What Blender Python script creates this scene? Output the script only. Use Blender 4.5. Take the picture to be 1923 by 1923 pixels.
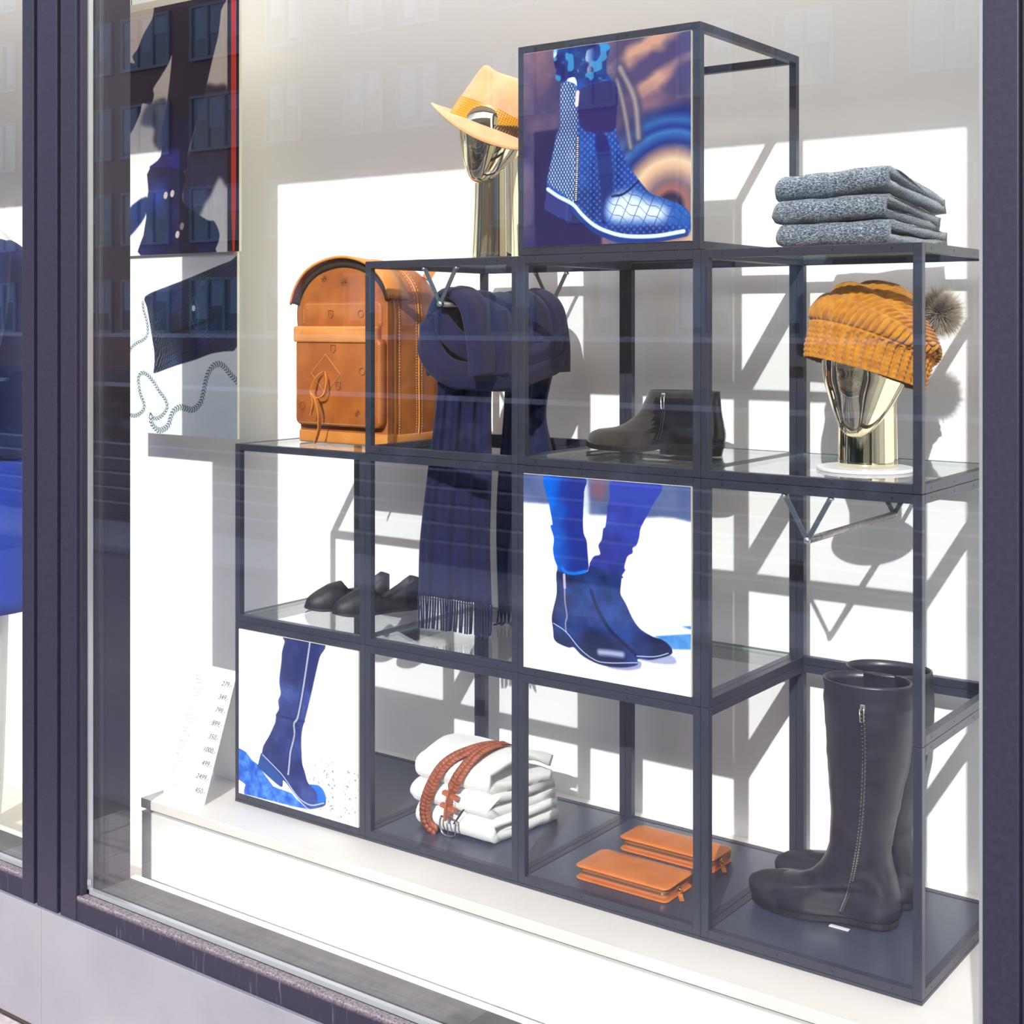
import bpy, bmesh, math, random
import numpy as np
from mathutils import Vector, Matrix, noise as mnoise

random.seed(7)
for _o in list(bpy.data.objects):
    bpy.data.objects.remove(_o, do_unlink=True)
S = bpy.context.scene
COL = S.collection

# ---------------------------------------------------------------- camera, sky, sun, lamps, exposure
cam_d = bpy.data.cameras.new('camera')
cam_d.sensor_width = 36.0
cam_d.lens = 36.0 * 2600.18 / 1923.0
cam_d.shift_y = -(961.5 - 605.18) / 1923.0
cam_d.clip_start = 0.05
cam_d.clip_end = 400
cam = bpy.data.objects.new('camera', cam_d)
COL.objects.link(cam)
cam.location = (2.3563, -2.1415, 1.0728)
cam.rotation_euler = (math.pi / 2, 0, 0.635615)
S.camera = cam

SUN_DIR = Vector((-0.352, 1.0, -0.57)).normalized()
world = bpy.data.worlds.new('world')
S.world = world
world.use_nodes = True
_nt = world.node_tree
_nt.nodes.clear()
_sky = _nt.nodes.new('ShaderNodeTexSky')
_sky.sky_type = 'NISHITA'
_sky.sun_disc = False
_sky.sun_elevation = math.asin(-SUN_DIR.z)
_sky.sun_rotation = math.atan2(-SUN_DIR.x, -SUN_DIR.y)
_sky.air_density = 1.0
_sky.dust_density = 2.0
_bg = _nt.nodes.new('ShaderNodeBackground')
_bg.inputs['Strength'].default_value = 0.36
_out = _nt.nodes.new('ShaderNodeOutputWorld')
_nt.links.new(_sky.outputs[0], _bg.inputs[0])
_nt.links.new(_bg.outputs[0], _out.inputs[0])

sun_d = bpy.data.lights.new('sun', 'SUN')
sun_d.energy = 5.2
sun_d.angle = math.radians(0.53)
sun_d.color = (1.0, 0.975, 0.95)
sun = bpy.data.objects.new('sun', sun_d)
COL.objects.link(sun)
sun.location = (6, -18, 14)
sun.rotation_euler = SUN_DIR.to_track_quat('-Z', 'Y').to_euler()

def lamp(name, loc, sx, sy, watt, col, rot=(0, 0, 0)):
    d = bpy.data.lights.new(name, 'AREA')
    d.shape = 'RECTANGLE'
    d.size, d.size_y = sx, sy
    d.energy = watt
    d.color = col
    o = bpy.data.objects.new(name, d)
    COL.objects.link(o)
    o.location = loc
    o.rotation_euler = rot
    return o

# display lamps recessed in the ceiling of the shop window
lamp('display_lamp', (0.7, 0.10, 2.46), 3.2, 0.45, 26, (1.0, 0.95, 0.9))
lamp('display_lamp', (-1.6, 0.30, 2.46), 1.2, 0.5, 7, (1.0, 0.93, 0.86))

vs = S.view_settings
S.display_settings.display_device = 'sRGB'
vs.view_transform = 'Standard'
vs.look = 'None'
vs.gamma = 1.0
vs.use_curve_mapping = False
vs.exposure = 0.0
S.cycles.max_bounces = 14
S.cycles.transparent_max_bounces = 32
S.cycles.glossy_bounces = 6
S.cycles.caustics_reflective = False
S.cycles.caustics_refractive = False

# ---------------------------------------------------------------- helpers
def srgb(r, g, b):
    f = lambda c: (c / 255 / 12.92) if c <= 10.3 else ((c / 255 + 0.055) / 1.055) ** 2.4
    return (f(r), f(g), f(b), 1.0)

MATS = {}
def mat(name, col, rough=0.5, metal=0.0, spec=0.5, bump=None, vary=None, sheen=0.0, coat=0.0, coord='Object'):
    """Principled material. bump=(scale, strength, detail) noise bump; vary=(scale, colour2, lo, hi) noise colour mix."""
    if name in MATS:
        return MATS[name]
    m = bpy.data.materials.new(name)
    m.use_nodes = True
    nt = m.node_tree
    P = nt.nodes['Principled BSDF']
    P.inputs['Base Color'].default_value = col
    P.inputs['Roughness'].default_value = rough
    P.inputs['Metallic'].default_value = metal
    P.inputs['Specular IOR Level'].default_value = spec
    P.inputs['Sheen Weight'].default_value = sheen
    P.inputs['Coat Weight'].default_value = coat
    tc = nt.nodes.new('ShaderNodeTexCoord')
    if vary:
        n = nt.nodes.new('ShaderNodeTexNoise')
        n.inputs['Scale'].default_value = vary[0]
        n.inputs['Detail'].default_value = vary[4] if len(vary) > 4 else 4
        nt.links.new(tc.outputs[coord], n.inputs['Vector'])
        r = nt.nodes.new('ShaderNodeValToRGB')
        r.color_ramp.elements[0].position = vary[2]
        r.color_ramp.elements[1].position = vary[3]
        r.color_ramp.elements[0].color = col
        r.color_ramp.elements[1].color = vary[1]
        nt.links.new(n.outputs['Fac'], r.inputs['Fac'])
        nt.links.new(r.outputs['Color'], P.inputs['Base Color'])
    if bump:
        n2 = nt.nodes.new('ShaderNodeTexNoise')
        n2.inputs['Scale'].default_value = bump[0]
        n2.inputs['Detail'].default_value = bump[2] if len(bump) > 2 else 3
        nt.links.new(tc.outputs[coord], n2.inputs['Vector'])
        b = nt.nodes.new('ShaderNodeBump')
        b.inputs['Strength'].default_value = bump[1]
        b.inputs['Distance'].default_value = bump[3] if len(bump) > 3 else 0.002
        nt.links.new(n2.outputs['Fac'], b.inputs['Height'])
        nt.links.new(b.outputs['Normal'], P.inputs['Normal'])
    MATS[name] = m
    return m

def glass_mat(name, tint, ior=1.5, refl=1.0):
    """Clear pane: Fresnel mix of see-through and mirror."""
    m = bpy.data.materials.new(name)
    m.use_nodes = True
    nt = m.node_tree
    nt.nodes.clear()
    o = nt.nodes.new('ShaderNodeOutputMaterial')
    mx = nt.nodes.new('ShaderNodeMixShader')
    fr = nt.nodes.new('ShaderNodeFresnel')
    ge = nt.nodes.new('ShaderNodeNewGeometry')
    io = nt.nodes.new('ShaderNodeMath')          # the pane is one thin sheet: same reflectance from either side
    io.operation = 'POWER'
    io.inputs[0].default_value = ior
    ex = nt.nodes.new('ShaderNodeMath')
    ex.operation = 'MULTIPLY_ADD'
    ex.inputs[1].default_value = -2.0
    ex.inputs[2].default_value = 1.0
    nt.links.new(ge.outputs['Backfacing'], ex.inputs[0])
    nt.links.new(ex.outputs[0], io.inputs[1])
    nt.links.new(io.outputs[0], fr.inputs['IOR'])
    t = nt.nodes.new('ShaderNodeBsdfTransparent')
    t.inputs['Color'].default_value = tint
    g = nt.nodes.new('ShaderNodeBsdfGlossy')
    g.inputs['Roughness'].default_value = 0.0
    g.inputs['Color'].default_value = (refl, refl, refl, 1)
    nt.links.new(fr.outputs[0], mx.inputs[0])
    nt.links.new(t.outputs[0], mx.inputs[1])
    nt.links.new(g.outputs[0], mx.inputs[2])
    nt.links.new(mx.outputs[0], o.inputs[0])
    return m

def thing(name, label, cat, loc=(0, 0, 0), rotz=0.0, group=None):
    o = bpy.data.objects.new(name, None)
    o.empty_display_size = 0.05
    COL.objects.link(o)
    o.location = loc
    o.rotation_euler = (0, 0, rotz)
    o['label'] = label
    o['category'] = cat
    if group:
        o['group'] = group
    return o

def tag(o, label, cat, group=None, kind=None):
    o['label'] = label
    o['category'] = cat
    if group:
        o['group'] = group
    if kind:
        o['kind'] = kind
    return o

def link(name, me, m, parent=None, smooth=False, stuff=False, label=None, world=False):
    """Link a mesh as one object. world=True: vertices are world coordinates though the parent has been moved."""
    if m is not None:
        ms = m if isinstance(m, (list, tuple)) else [m]
        for q in ms:
            me.materials.append(q)
    if smooth and len(me.polygons):
        me.polygons.foreach_set('use_smooth', [True] * len(me.polygons))
    o = bpy.data.objects.new(name, me)
    COL.objects.link(o)
    if parent is not None:
        o.parent = parent
        if world:
            root = parent
            M = Matrix.Identity(4)
            chain = []
            while root is not None:
                chain.append(root)
                root = root.parent
            for r in reversed(chain):
                M = M @ r.matrix_parent_inverse @ Matrix.LocRotScale(r.location, r.rotation_euler, r.scale)
            o.matrix_parent_inverse = M.inverted()
    if stuff:
        o['kind'] = 'stuff'
    if label:
        o['label'] = label
    return o

def struct(name, me, m, parent=None, smooth=False):
    o = link(name, me, m, parent, smooth)
    if parent is None:
        o['kind'] = 'structure'
    return o

def pyd(verts, faces, name='mesh'):
    me = bpy.data.meshes.new(name)
    me.from_pydata([tuple(v) for v in verts], [], [tuple(f) for f in faces])
    me.update()
    return me

def bm_mesh(bm, name='mesh'):
    me = bpy.data.meshes.new(name)
    bm.normal_update()
    bm.to_mesh(me)
    bm.free()
    return me

def box_bm(bm, a, b, bevel=0.0, seg=1):
    vs_ = [bm.verts.new((x, y, z)) for z in (a[2], b[2]) for y in (a[1], b[1]) for x in (a[0], b[0])]
    fs = [(0, 2, 3, 1), (4, 5, 7, 6), (0, 1, 5, 4), (2, 6, 7, 3), (0, 4, 6, 2), (1, 3, 7, 5)]
    nf = [bm.faces.new([vs_[i] for i in f]) for f in fs]
    if bevel > 0:
        es = list({e for f in nf for e in f.edges})
        bmesh.ops.bevel(bm, geom=es, offset=bevel, segments=seg, affect='EDGES', profile=0.5)
    return bm

def box(a, b, bevel=0.0, seg=1):
    return bm_mesh(box_bm(bmesh.new(), a, b, bevel, seg))

def boxes(lst, bevel=0.0):
    bm = bmesh.new()
    for a, b in lst:
        t = bmesh.new()
        box_bm(t, a, b, bevel)
        me = bpy.data.meshes.new('t')
        t.to_mesh(me)
        t.free()
        bm.from_mesh(me)
        bpy.data.meshes.remove(me)
    return bm_mesh(bm)

def catmull(pts, n=8, closed=False):
    P = [np.array(p, float) for p in pts]
    out = []
    N = len(P)
    rng = range(N) if closed else range(N - 1)
    for i in rng:
        p1, p2 = P[i], P[(i + 1) % N]
        p0 = P[i - 1] if (closed or i > 0) else 2 * p1 - p2
        p3 = P[(i + 2) % N] if (closed or i + 2 < N) else 2 * p2 - p1
        for k in range(n):
            t = k / n
            out.append(0.5 * ((2 * p1) + (p2 - p0) * t + (2 * p0 - 5 * p1 + 4 * p2 - p3) * t * t + (3 * p1 - p0 - 3 * p2 + p3) * t ** 3))
    if not closed:
        out.append(P[-1])
    return out

def loft(rings, cap0=True, cap1=True, closed=True, flip=False):
    """Skin a list of rings (each the same number of points)."""
    V, F = [], []
    n = len(rings[0])
    for r in rings:
        V += [tuple(p) for p in r]
    for i in range(len(rings) - 1):
        for j in range(n if closed else n - 1):
            a, b = i * n + j, i * n + (j + 1) % n
            c, d = (i + 1) * n + (j + 1) % n, (i + 1) * n + j
            F.append((a, b, c, d))
    if cap0:
        F.append(tuple(range(n - 1, -1, -1)))
    if cap1:
        k = (len(rings) - 1) * n
        F.append(tuple(range(k, k + n)))
    if flip:
        F = [tuple(reversed(f)) for f in F]
    return V, F

def fix(me):
    bm = bmesh.new()
    bm.from_mesh(me)
    bmesh.ops.recalc_face_normals(bm, faces=bm.faces)
    bm.to_mesh(me)
    bm.free()
    return me

def tube_vf(path, r, n=8, caps=True, up=(0, 0, 1), sq=None):
    """Tube along path; r number or list; sq=(w,h) flat strap section instead of round."""
    P = [Vector(p) for p in path]
    rings = []
    prev = None
    for i, p in enumerate(P):
        t = (P[min(i + 1, len(P) - 1)] - P[max(i - 1, 0)]).normalized()
        if prev is None:
            u = Vector(up)
            if abs(u.dot(t)) > 0.95:
                u = Vector((1, 0, 0))
            s = t.cross(u).normalized()
        else:
            s = (prev - t * prev.dot(t)).normalized()
        prev = s
        q = t.cross(s).normalized()
        rr = r[i] if isinstance(r, (list, tuple)) else r
        if sq:
            w, h = sq
            ring = [p + s * a * w / 2 + q * b * h / 2 for a, b in ((-1, -1), (1, -1), (1, 1), (-1, 1))]
        else:
            ring = [p + (s * math.cos(2 * math.pi * k / n) + q * math.sin(2 * math.pi * k / n)) * rr for k in range(n)]
        rings.append(ring)
    return loft(rings, caps, caps)

def tube(path, r, n=8, **k):
    return fix(pyd(*tube_vf(path, r, n, **k)))

def merge_vf(lst):
    V, F = [], []
    for v, f in lst:
        k = len(V)
        V += [tuple(p) for p in v]
        F += [tuple(i + k for i in q) for q in f]
    return V, F

def lathe(profile, n=32, center=(0, 0, 0), cap0=True, cap1=True):
    rings = [[(center[0] + r * math.cos(2 * math.pi * k / n), center[1] + r * math.sin(2 * math.pi * k / n), center[2] + z) for k in range(n)] for r, z in profile]
    return fix(pyd(*loft(rings, cap0, cap1)))

def subsurf(o, lv=1):
    md = o.modifiers.new('subdivision', 'SUBSURF')
    md.levels = lv
    md.render_levels = lv
    return o

def copy_tree(root, loc, rotz=None, label=None, group=None):
    r = root.copy()
    COL.objects.link(r)
    r.location = loc
    if rotz is not None:
        r.rotation_euler = (0, 0, rotz)
    if label:
        r['label'] = label
    if group:
        r['group'] = group
    def rec(src, dst):
        for ch in list(src.children):
            c = ch.copy()
            COL.objects.link(c)
            c.parent = dst
            rec(ch, c)
    rec(root, r)
    return r
# ---------------------------------------------------------------- materials of the setting
M_wall = mat('wall_paint', srgb(248, 249, 250), 0.9, bump=(60, 0.05))
M_floor = mat('cream_floor', srgb(238, 230, 214), 0.6, vary=(3, srgb(228, 219, 202), 0.4, 0.7))
M_ceil = mat('ceiling_paint', srgb(236, 233, 228), 0.9)
M_frame = mat('dark_aluminium', srgb(42, 38, 55), 0.42, vary=(120, srgb(50, 46, 64), 0.45, 0.75), bump=(400, 0.05))
M_gap = mat('black_gap', srgb(8, 8, 10), 0.9)
M_spacer = mat('glazing_spacer', srgb(205, 210, 212), 0.35, metal=0.6)
M_rubber = mat('glazing_gasket', srgb(34, 30, 42), 0.6)
M_stone = mat('base_stone', srgb(140, 138, 144), 0.75, vary=(5, srgb(130, 128, 135), 0.35, 0.7, 8), bump=(180, 0.12))
M_plinth = mat('plinth_laminate', srgb(240, 240, 240), 0.45, vary=(2, srgb(234, 234, 235), 0.4, 0.7))
M_slab = mat('plinth_top_laminate', srgb(236, 231, 225), 0.5, vary=(4, srgb(231, 225, 218), 0.4, 0.7))
M_trimw = mat('white_trim_paint', srgb(246, 244, 238), 0.5)
M_paver = mat('paver_granite', srgb(196, 184, 180), 0.85, vary=(40, srgb(170, 158, 158), 0.4, 0.65), bump=(60, 0.5))
M_joint = mat('joint_sand', srgb(92, 80, 72), 0.95)

# dusty window sill: dark metal with pale dirt gathered along the ledge
def sill_mat():
    m = bpy.data.materials.new('dusty_sill')
    m.use_nodes = True
    nt = m.node_tree
    P = nt.nodes['Principled BSDF']
    P.inputs['Roughness'].default_value = 0.55
    tc = nt.nodes.new('ShaderNodeTexCoord')
    mp = nt.nodes.new('ShaderNodeMapping')
    mp.inputs['Scale'].default_value = (240, 240, 14)
    n = nt.nodes.new('ShaderNodeTexNoise')
    n.inputs['Scale'].default_value = 1.0
    n.inputs['Detail'].default_value = 5
    nt.links.new(tc.outputs['Object'], mp.inputs[0])
    nt.links.new(mp.outputs[0], n.inputs['Vector'])
    n3 = nt.nodes.new('ShaderNodeTexNoise')
    n3.inputs['Scale'].default_value = 260
    nt.links.new(tc.outputs['Object'], n3.inputs['Vector'])
    geo = nt.nodes.new('ShaderNodeSeparateXYZ')
    nt.links.new(tc.outputs['Object'], geo.inputs[0])
    # dirt along the ledge, z near the top of the sill
    mr = nt.nodes.new('ShaderNodeMapRange')
    mr.inputs['From Min'].default_value = -0.164
    mr.inputs['From Max'].default_value = -0.153
    nt.links.new(geo.outputs['Z'], mr.inputs['Value'])
    mu = nt.nodes.new('ShaderNodeMath')
    mu.operation = 'MULTIPLY'
    nt.links.new(mr.outputs[0], mu.inputs[0])
    r = nt.nodes.new('ShaderNodeValToRGB')
    r.color_ramp.elements[0].position = 0.25
    r.color_ramp.elements[1].position = 0.6
    nt.links.new(n3.outputs['Fac'], r.inputs['Fac'])
    nt.links.new(r.outputs['Color'], mu.inputs[1])
    st = nt.nodes.new('ShaderNodeValToRGB')
    st.color_ramp.elements[0].position = 0.62
    st.color_ramp.elements[1].position = 0.80
    nt.links.new(n.outputs['Fac'], st.inputs['Fac'])
    mxv = nt.nodes.new('ShaderNodeMath')
    mxv.operation = 'MAXIMUM'
    nt.links.new(mu.outputs[0], mxv.inputs[0])
    ms = nt.nodes.new('ShaderNodeMath')
    ms.operation = 'MULTIPLY'
    ms.inputs[1].default_value = 0.45
    nt.links.new(st.outputs['Color'], ms.inputs[0])
    nt.links.new(ms.outputs[0], mxv.inputs[1])
    mix = nt.nodes.new('ShaderNodeMixRGB')
    mix.inputs['Color1'].default_value = srgb(40, 36, 54)
    mix.inputs['Color2'].default_value = srgb(150, 138, 140)
    nt.links.new(mxv.outputs[0], mix.inputs['Fac'])
    nt.links.new(mix.outputs[0], P.inputs['Base Color'])
    return m
M_sill = sill_mat()
M_insill = mat('inner_sill_dust', srgb(84, 82, 86), 0.7, vary=(9, srgb(104, 102, 104), 0.4, 0.75, 8))

# ---------------------------------------------------------------- shell of the display
struct('wall_back', box((-3.2, 0.483, -0.40), (3.4, 0.56, 2.5)), M_wall)
struct('floor', box((-3.2, -0.27, -0.50), (3.4, 0.483, -0.40)), M_floor)
struct('ceiling', box((-3.2, -0.27, 2.48), (3.4, 0.56, 2.56)), M_ceil)
struct('wall_left', box((-3.26, -0.31, -0.47), (-3.2, 0.56, 2.56)), M_wall)
struct('wall_right', box((3.4, -0.31, -0.47), (3.46, 0.56, 2.56)), M_wall)
struct('wall_front', box((-3.26, -0.33, 1.952), (3.46, -0.27, 3.6)), mat('render_facade', srgb(120, 112, 112), 0.8, bump=(50, 0.2)))

# base of the shop front: stone panels with a joint
base = struct('wall_base', box((-3.26, -0.30, -0.47), (3.46, -0.27, -0.16)), M_gap)
px = [-3.26, -1.60, -0.2625, 1.42, 3.46]
for i in range(4):
    link('stone_panel', box((px[i] + 0.0006, -0.322, -0.468), (px[i + 1] - 0.0006, -0.30, -0.207), 0.0012), M_stone, base)

# ---------------------------------------------------------------- the window frames
def window(name, x0, x1, mark=False):
    """One double glazed shop pane with sill, spacer, gasket and pane."""
    w = bpy.data.objects.new(name, None)
    COL.objects.link(w)
    w['kind'] = 'structure'
    link('outer_sill', box((x0 - 0.0085, -0.3145, -0.207), (x1 + 0.0085, -0.293, -0.1525), 0.0022, 2), M_sill, w)
    link('inner_sill', box((x0 + 0.002, -0.268, -0.185), (x1 - 0.002, -0.19, -0.149)), M_insill, w)
    link('sill_edge', box((x0 + 0.002, -0.19, -0.20), (x1 - 0.002, -0.172, -0.148)), M_trimw, w)
    link('header', box((x0 - 0.008, -0.3145, 1.896), (x1 + 0.008, -0.27, 1.952)), M_frame, w)
    link('glazing_spacer', boxes([((x0 - 0.004, -0.2925, -0.1525), (x0 + 0.0085, -0.282, 1.9)), ((x1 - 0.0085, -0.2925, -0.1525), (x1 + 0.004, -0.282, 1.9)),
                                  ((x0, -0.2925, -0.1525), (x1, -0.282, -0.143))]), M_spacer, w)
    link('gasket', boxes([((x0, -0.282, -0.1525), (x1, -0.268, -0.149)), ((x0, -0.281, -0.150), (x0 + 0.010, -0.268, 1.9)), ((x1 - 0.01, -0.281, -0.15), (x1, -0.268, 1.9))]), M_rubber, w)
    a, b = (x0 - 0.003, -0.151), (x1 + 0.003, 1.9)
    V, F = [], []
    for y in (-0.2985, -0.2935, -0.2790, -0.2740):
        k = len(V)
        V += [(a[0], y, a[1]), (b[0], y, a[1]), (b[0], y, b[1]), (a[0], y, b[1])]
        F.append((k, k + 1, k + 2, k + 3))
    link('window_pane', pyd(V, F), M_pane, w)
    if mark:
        tv = []
        for r in (0.004, 0.0065, 0.009):
            for sgn in (-1, 1):
                pts = [(x0 + 0.017 + sgn * r * 0.55 * math.cos(t), -0.2992, -0.123 + r * math.sin(t)) for t in np.linspace(-0.9, 0.9, 9)]
                tv.append(tube_vf(pts, 0.0004, 4))
        link('etched_mark', pyd(*merge_vf(tv)), mat('etched_glass', srgb(170, 180, 190), 0.5), w)
    return w

M_pane = glass_mat('shop_glass', (0.985, 0.99, 0.988, 1), 1.5)
window('window_1', -0.142, 1.772, True)
window('window_2', -2.30, -0.343)
window('window_3', 1.835, 3.38)

def post(name, x0, x1, y0, y1, par, z0=-0.2055):
    link(name, box((x0, y0, z0), (x1, y1, 1.953), 0.0016, 2), M_frame, par)
def mullion(dx, name):
    m = bpy.data.objects.new(name, None)
    COL.objects.link(m)
    m['kind'] = 'structure'
    for a, b in ((-0.339, -0.297), (-0.284, -0.213), (-0.200, -0.146)):
        post('cover_strip', a + dx, b + dx, -0.317, -0.298, m)
    post('rebate_strip', -0.1462 + dx, -0.138 + dx, -0.309, -0.293, m, -0.153)
    link('core', box((-0.335 + dx, -0.299, -0.205), (-0.147 + dx, -0.262, 1.95)), M_gap, m)
    link('return_panel', box((-0.335 + dx, -0.27, -0.40), (-0.1255 + dx, -0.19, 1.95), 0.001), M_frame, m)
    return m
mullion(0, 'trim_1')
m2 = bpy.data.objects.new('trim_2', None)
COL.objects.link(m2)
m2['kind'] = 'structure'
post('cover_strip', 1.776, 1.822, -0.317, -0.27, m2)
post('rebate_strip', 1.8235, 1.834, -0.309, -0.27, m2, -0.153)

# ---------------------------------------------------------------- plinth
pl = thing('display_plinth', 'long low white plinth with overhanging top board under the steel rack', 'plinth', (0.6, 0.18, -0.40))
link('top_board', box((-0.188, -0.112, -0.028), (2.9, 0.4825, -0.0063), 0.0008), M_slab, pl, world=True)
link('shadow_gap', box((-0.176, -0.098, -0.038), (2.88, 0.48, -0.028)), M_gap, pl, world=True)
link('front_panel', box((-0.188, -0.110, -0.40), (2.9, -0.092, -0.036), 0.0008), M_plinth, pl, world=True)
link('side_panel', box((-0.188, -0.092, -0.40), (-0.170, 0.4825, -0.036)), M_plinth, pl, world=True)

# ---------------------------------------------------------------- pavement in front of the shop
pav = struct('pavement', box((-6, -4.2, -0.60), (9, -0.30, -0.478)), M_joint)
def paver_mesh(w, d):
    return box((-w / 2, -d / 2, -0.03), (w / 2, d / 2, 0.0), 0.006, 2)
_pm = paver_mesh(0.112, 0.172)
for i in range(14):
    for j in range(5):
        o = link('paving_stone', _pm, None, pav)
        if not _pm.materials:
            _pm.materials.append(M_paver)
        o.location = (-1.18 + i * 0.118 + (j % 2) * 0.05 + random.uniform(-.002, .002), -0.412 - j * 0.178, -0.469 + random.uniform(-.002, .002))
        o.rotation_euler = (0, 0, random.uniform(-.012, .012))
M_slabs = mat('pavement_slabs', srgb(120, 112, 122), 0.85, vary=(1.2, srgb(108, 100, 112), 0.4, 0.65))
link('asphalt_strip', box((-6, -4.2, -0.478), (9, -1.28, -0.470)), M_slabs, pav)
# ---------------------------------------------------------------- the rack of steel cube frames
W, D, H, T = 0.39514, 0.40530, 0.40, 0.0150
M_steel = mat('black_steel', srgb(50, 52, 64), 0.38, spec=0.45, vary=(300, srgb(58, 60, 72), 0.45, 0.7), bump=(500, 0.03))
M_hole = mat('screw_hole_black', srgb(6, 6, 8), 0.9)
M_plate = mat('dark_shelf_plate', srgb(72, 76, 92), 0.32, spec=0.6, vary=(700, srgb(60, 64, 80), 0.4, 0.7, 2))
M_shelf = glass_mat('shelf_glass', (0.985, 0.992, 0.99, 1), 1.45)
M_gedge = mat('shelf_glass_edge', srgb(120, 150, 145), 0.15)

def frame(i, k, label, shelf='glass', front_bottom=True, front_top=True, top_glass=False, plate=None):
    """One cube frame of square steel tube at column i, level k."""
    x0, x1 = i * W + 0.0004, (i + 1) * W - 0.0004
    y0, y1 = 0.0, D
    z0, z1 = k * H + (0.0004 if k else 0.0), (k + 1) * H - 0.0004
    f = thing('cube_frame', label, 'shelf', ((x0 + x1) / 2, (y0 + y1) / 2, z0))
    bv = 0.0009
    for x in (x0, x1 - T):
        for y in (y0, y1 - T):
            link('post', box((x, y, z0), (x + T, y + T, z1), bv), M_steel, f, world=True)
    for z, zz in ((z0, 0), (z1 - T, 1)):
        for y, back in ((y0, 0), (y1 - T, 1)):
            if not back and ((zz == 0 and not front_bottom) or (zz == 1 and not front_top)):
                continue
            link('rail', box((x0 + T, y, z), (x1 - T, y + T, z + T), bv * 0.6), M_steel, f, world=True)
        for x in (x0, x1 - T):
            link('rail', box((x, y0 + T, z), (x + T, y1 - T, z + T), bv * 0.6), M_steel, f, world=True)
    # punched screw holes on every outer tube face that can be seen
    hv = []
    def disc(c, n, r=0.0017):
        c, n = Vector(c), Vector(n)
        a = n.orthogonal().normalized()
        b = n.cross(a)
        V = [c + (a * math.cos(t * math.pi / 4) + b * math.sin(t * math.pi / 4)) * r + n * 0.0003 for t in range(8)]
        hv.append((V, [tuple(range(8))]))
    fr = (0.105, 0.37, 0.62, 0.875)
    for z, ok in ((z0 + T / 2, front_bottom), (z1 - T / 2, front_top)):
        for t in fr:
            if ok:
                disc((x0 + t * (x1 - x0), y0, z), (0, -1, 0))
            disc((x1, y0 + t * (y1 - y0), z), (1, 0, 0))
            for e in (-0.012, 0.012):
                disc((x1 - T / 2, y0 + t * (y1 - y0) + e, z + T / 2), (0, 0, 1), 0.0014)
                disc((x1 - T / 2, y0 + t * (y1 - y0) + e, z - T / 2), (0, 0, -1), 0.0014)
                disc((x0 + t * (x1 - x0) + e, y1 - T / 2, z + T / 2), (0, 0, 1), 0.0014)
                if ok:
                    disc((x0 + t * (x1 - x0) + e, y0 + T / 2, z - T / 2), (0, 0, -1), 0.0014)
    link('screw_holes', pyd(*merge_vf(hv)), M_hole, f, world=True, stuff=True)
    def pane(z, nm):
        a, b = (x0 + T + 0.0005, y0 + T + 0.0005, z), (x1 - T - 0.0005, y1 - T - 0.0005, z + 0.004)
        me = box(a, b)
        me.materials.append(M_shelf)
        me.materials.append(M_gedge)
        for p in me.polygons:
            if abs(p.normal.z) < 0.5:
                p.material_index = 1
        link(nm, me, None, f, world=True)
    if shelf == 'glass':
        pane(z0 + T - 0.0042, 'glass_shelf')
    elif shelf == 'plate':
        link('base_plate', box((x0 + T * 0.2, y0 + T * 0.2, z0 - 0.0062), (x1 - T * 0.2, y1 - T * 0.2, z0 + 0.003)), M_plate, f, world=True)
        link('shelf_plate', box((x0 + T + 0.0003, y0 + T + 0.0003, z0 + 0.003), (x1 - T - 0.0003, y1 - T - 0.0003, z0 + T - 0.001)), M_plate, f, world=True)
        link('base_rim', boxes([((x0, y0, z0 - 0.0062), (x1, y0 + 0.003, z0 - 0.0006)), ((x0, y1 - 0.003, z0 - 0.0062), (x1, y1, z0 - 0.0006)),
                                ((x1 - 0.003, y0 + 0.003, z0 - 0.0062), (x1, y1 - 0.003, z0 - 0.0006)), ((x0, y0 + 0.003, z0 - 0.0062), (x0 + 0.003, y1 - 0.003, z0 - 0.0006))]), M_steel, f, world=True)
    if top_glass:
        pane(z1 - 0.0046, 'top_glass')
    return f

frame(0, 0, 'black steel cube frame holding the tall boot poster, bottom left', 'plate')
frame(1, 0, 'black steel cube frame around the white sweaters and belt, bottom row', 'plate')
frame(2, 0, 'black steel cube frame around the tan wallets, bottom row', 'plate')
frame(3, 0, 'black steel frame around the feet of the tall black boots', 'plate', front_top=False)
frame(0, 1, 'black steel cube frame right below the tan backpack', top_glass=True)
frame(1, 1, 'black steel frame around the hanging ends of the navy scarf', None if False else 'glass')
frame(2, 1, 'black steel cube frame holding the poster of jeans and ankle boots')
frame(3, 1, 'black steel frame around the empty hanging rod, above the tall boots', None, front_bottom=False)
frame(1, 2, 'black steel cube frame under the gold head with the felt hat', None, top_glass=True)
frame(2, 2, 'black steel cube frame around the single dark ankle boot')
frame(3, 2, 'black steel cube frame around the gold head with the knit beanie', top_glass=True)
frame(2, 3, 'black steel cube frame holding the snake leather boot poster, topmost', None)
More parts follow.
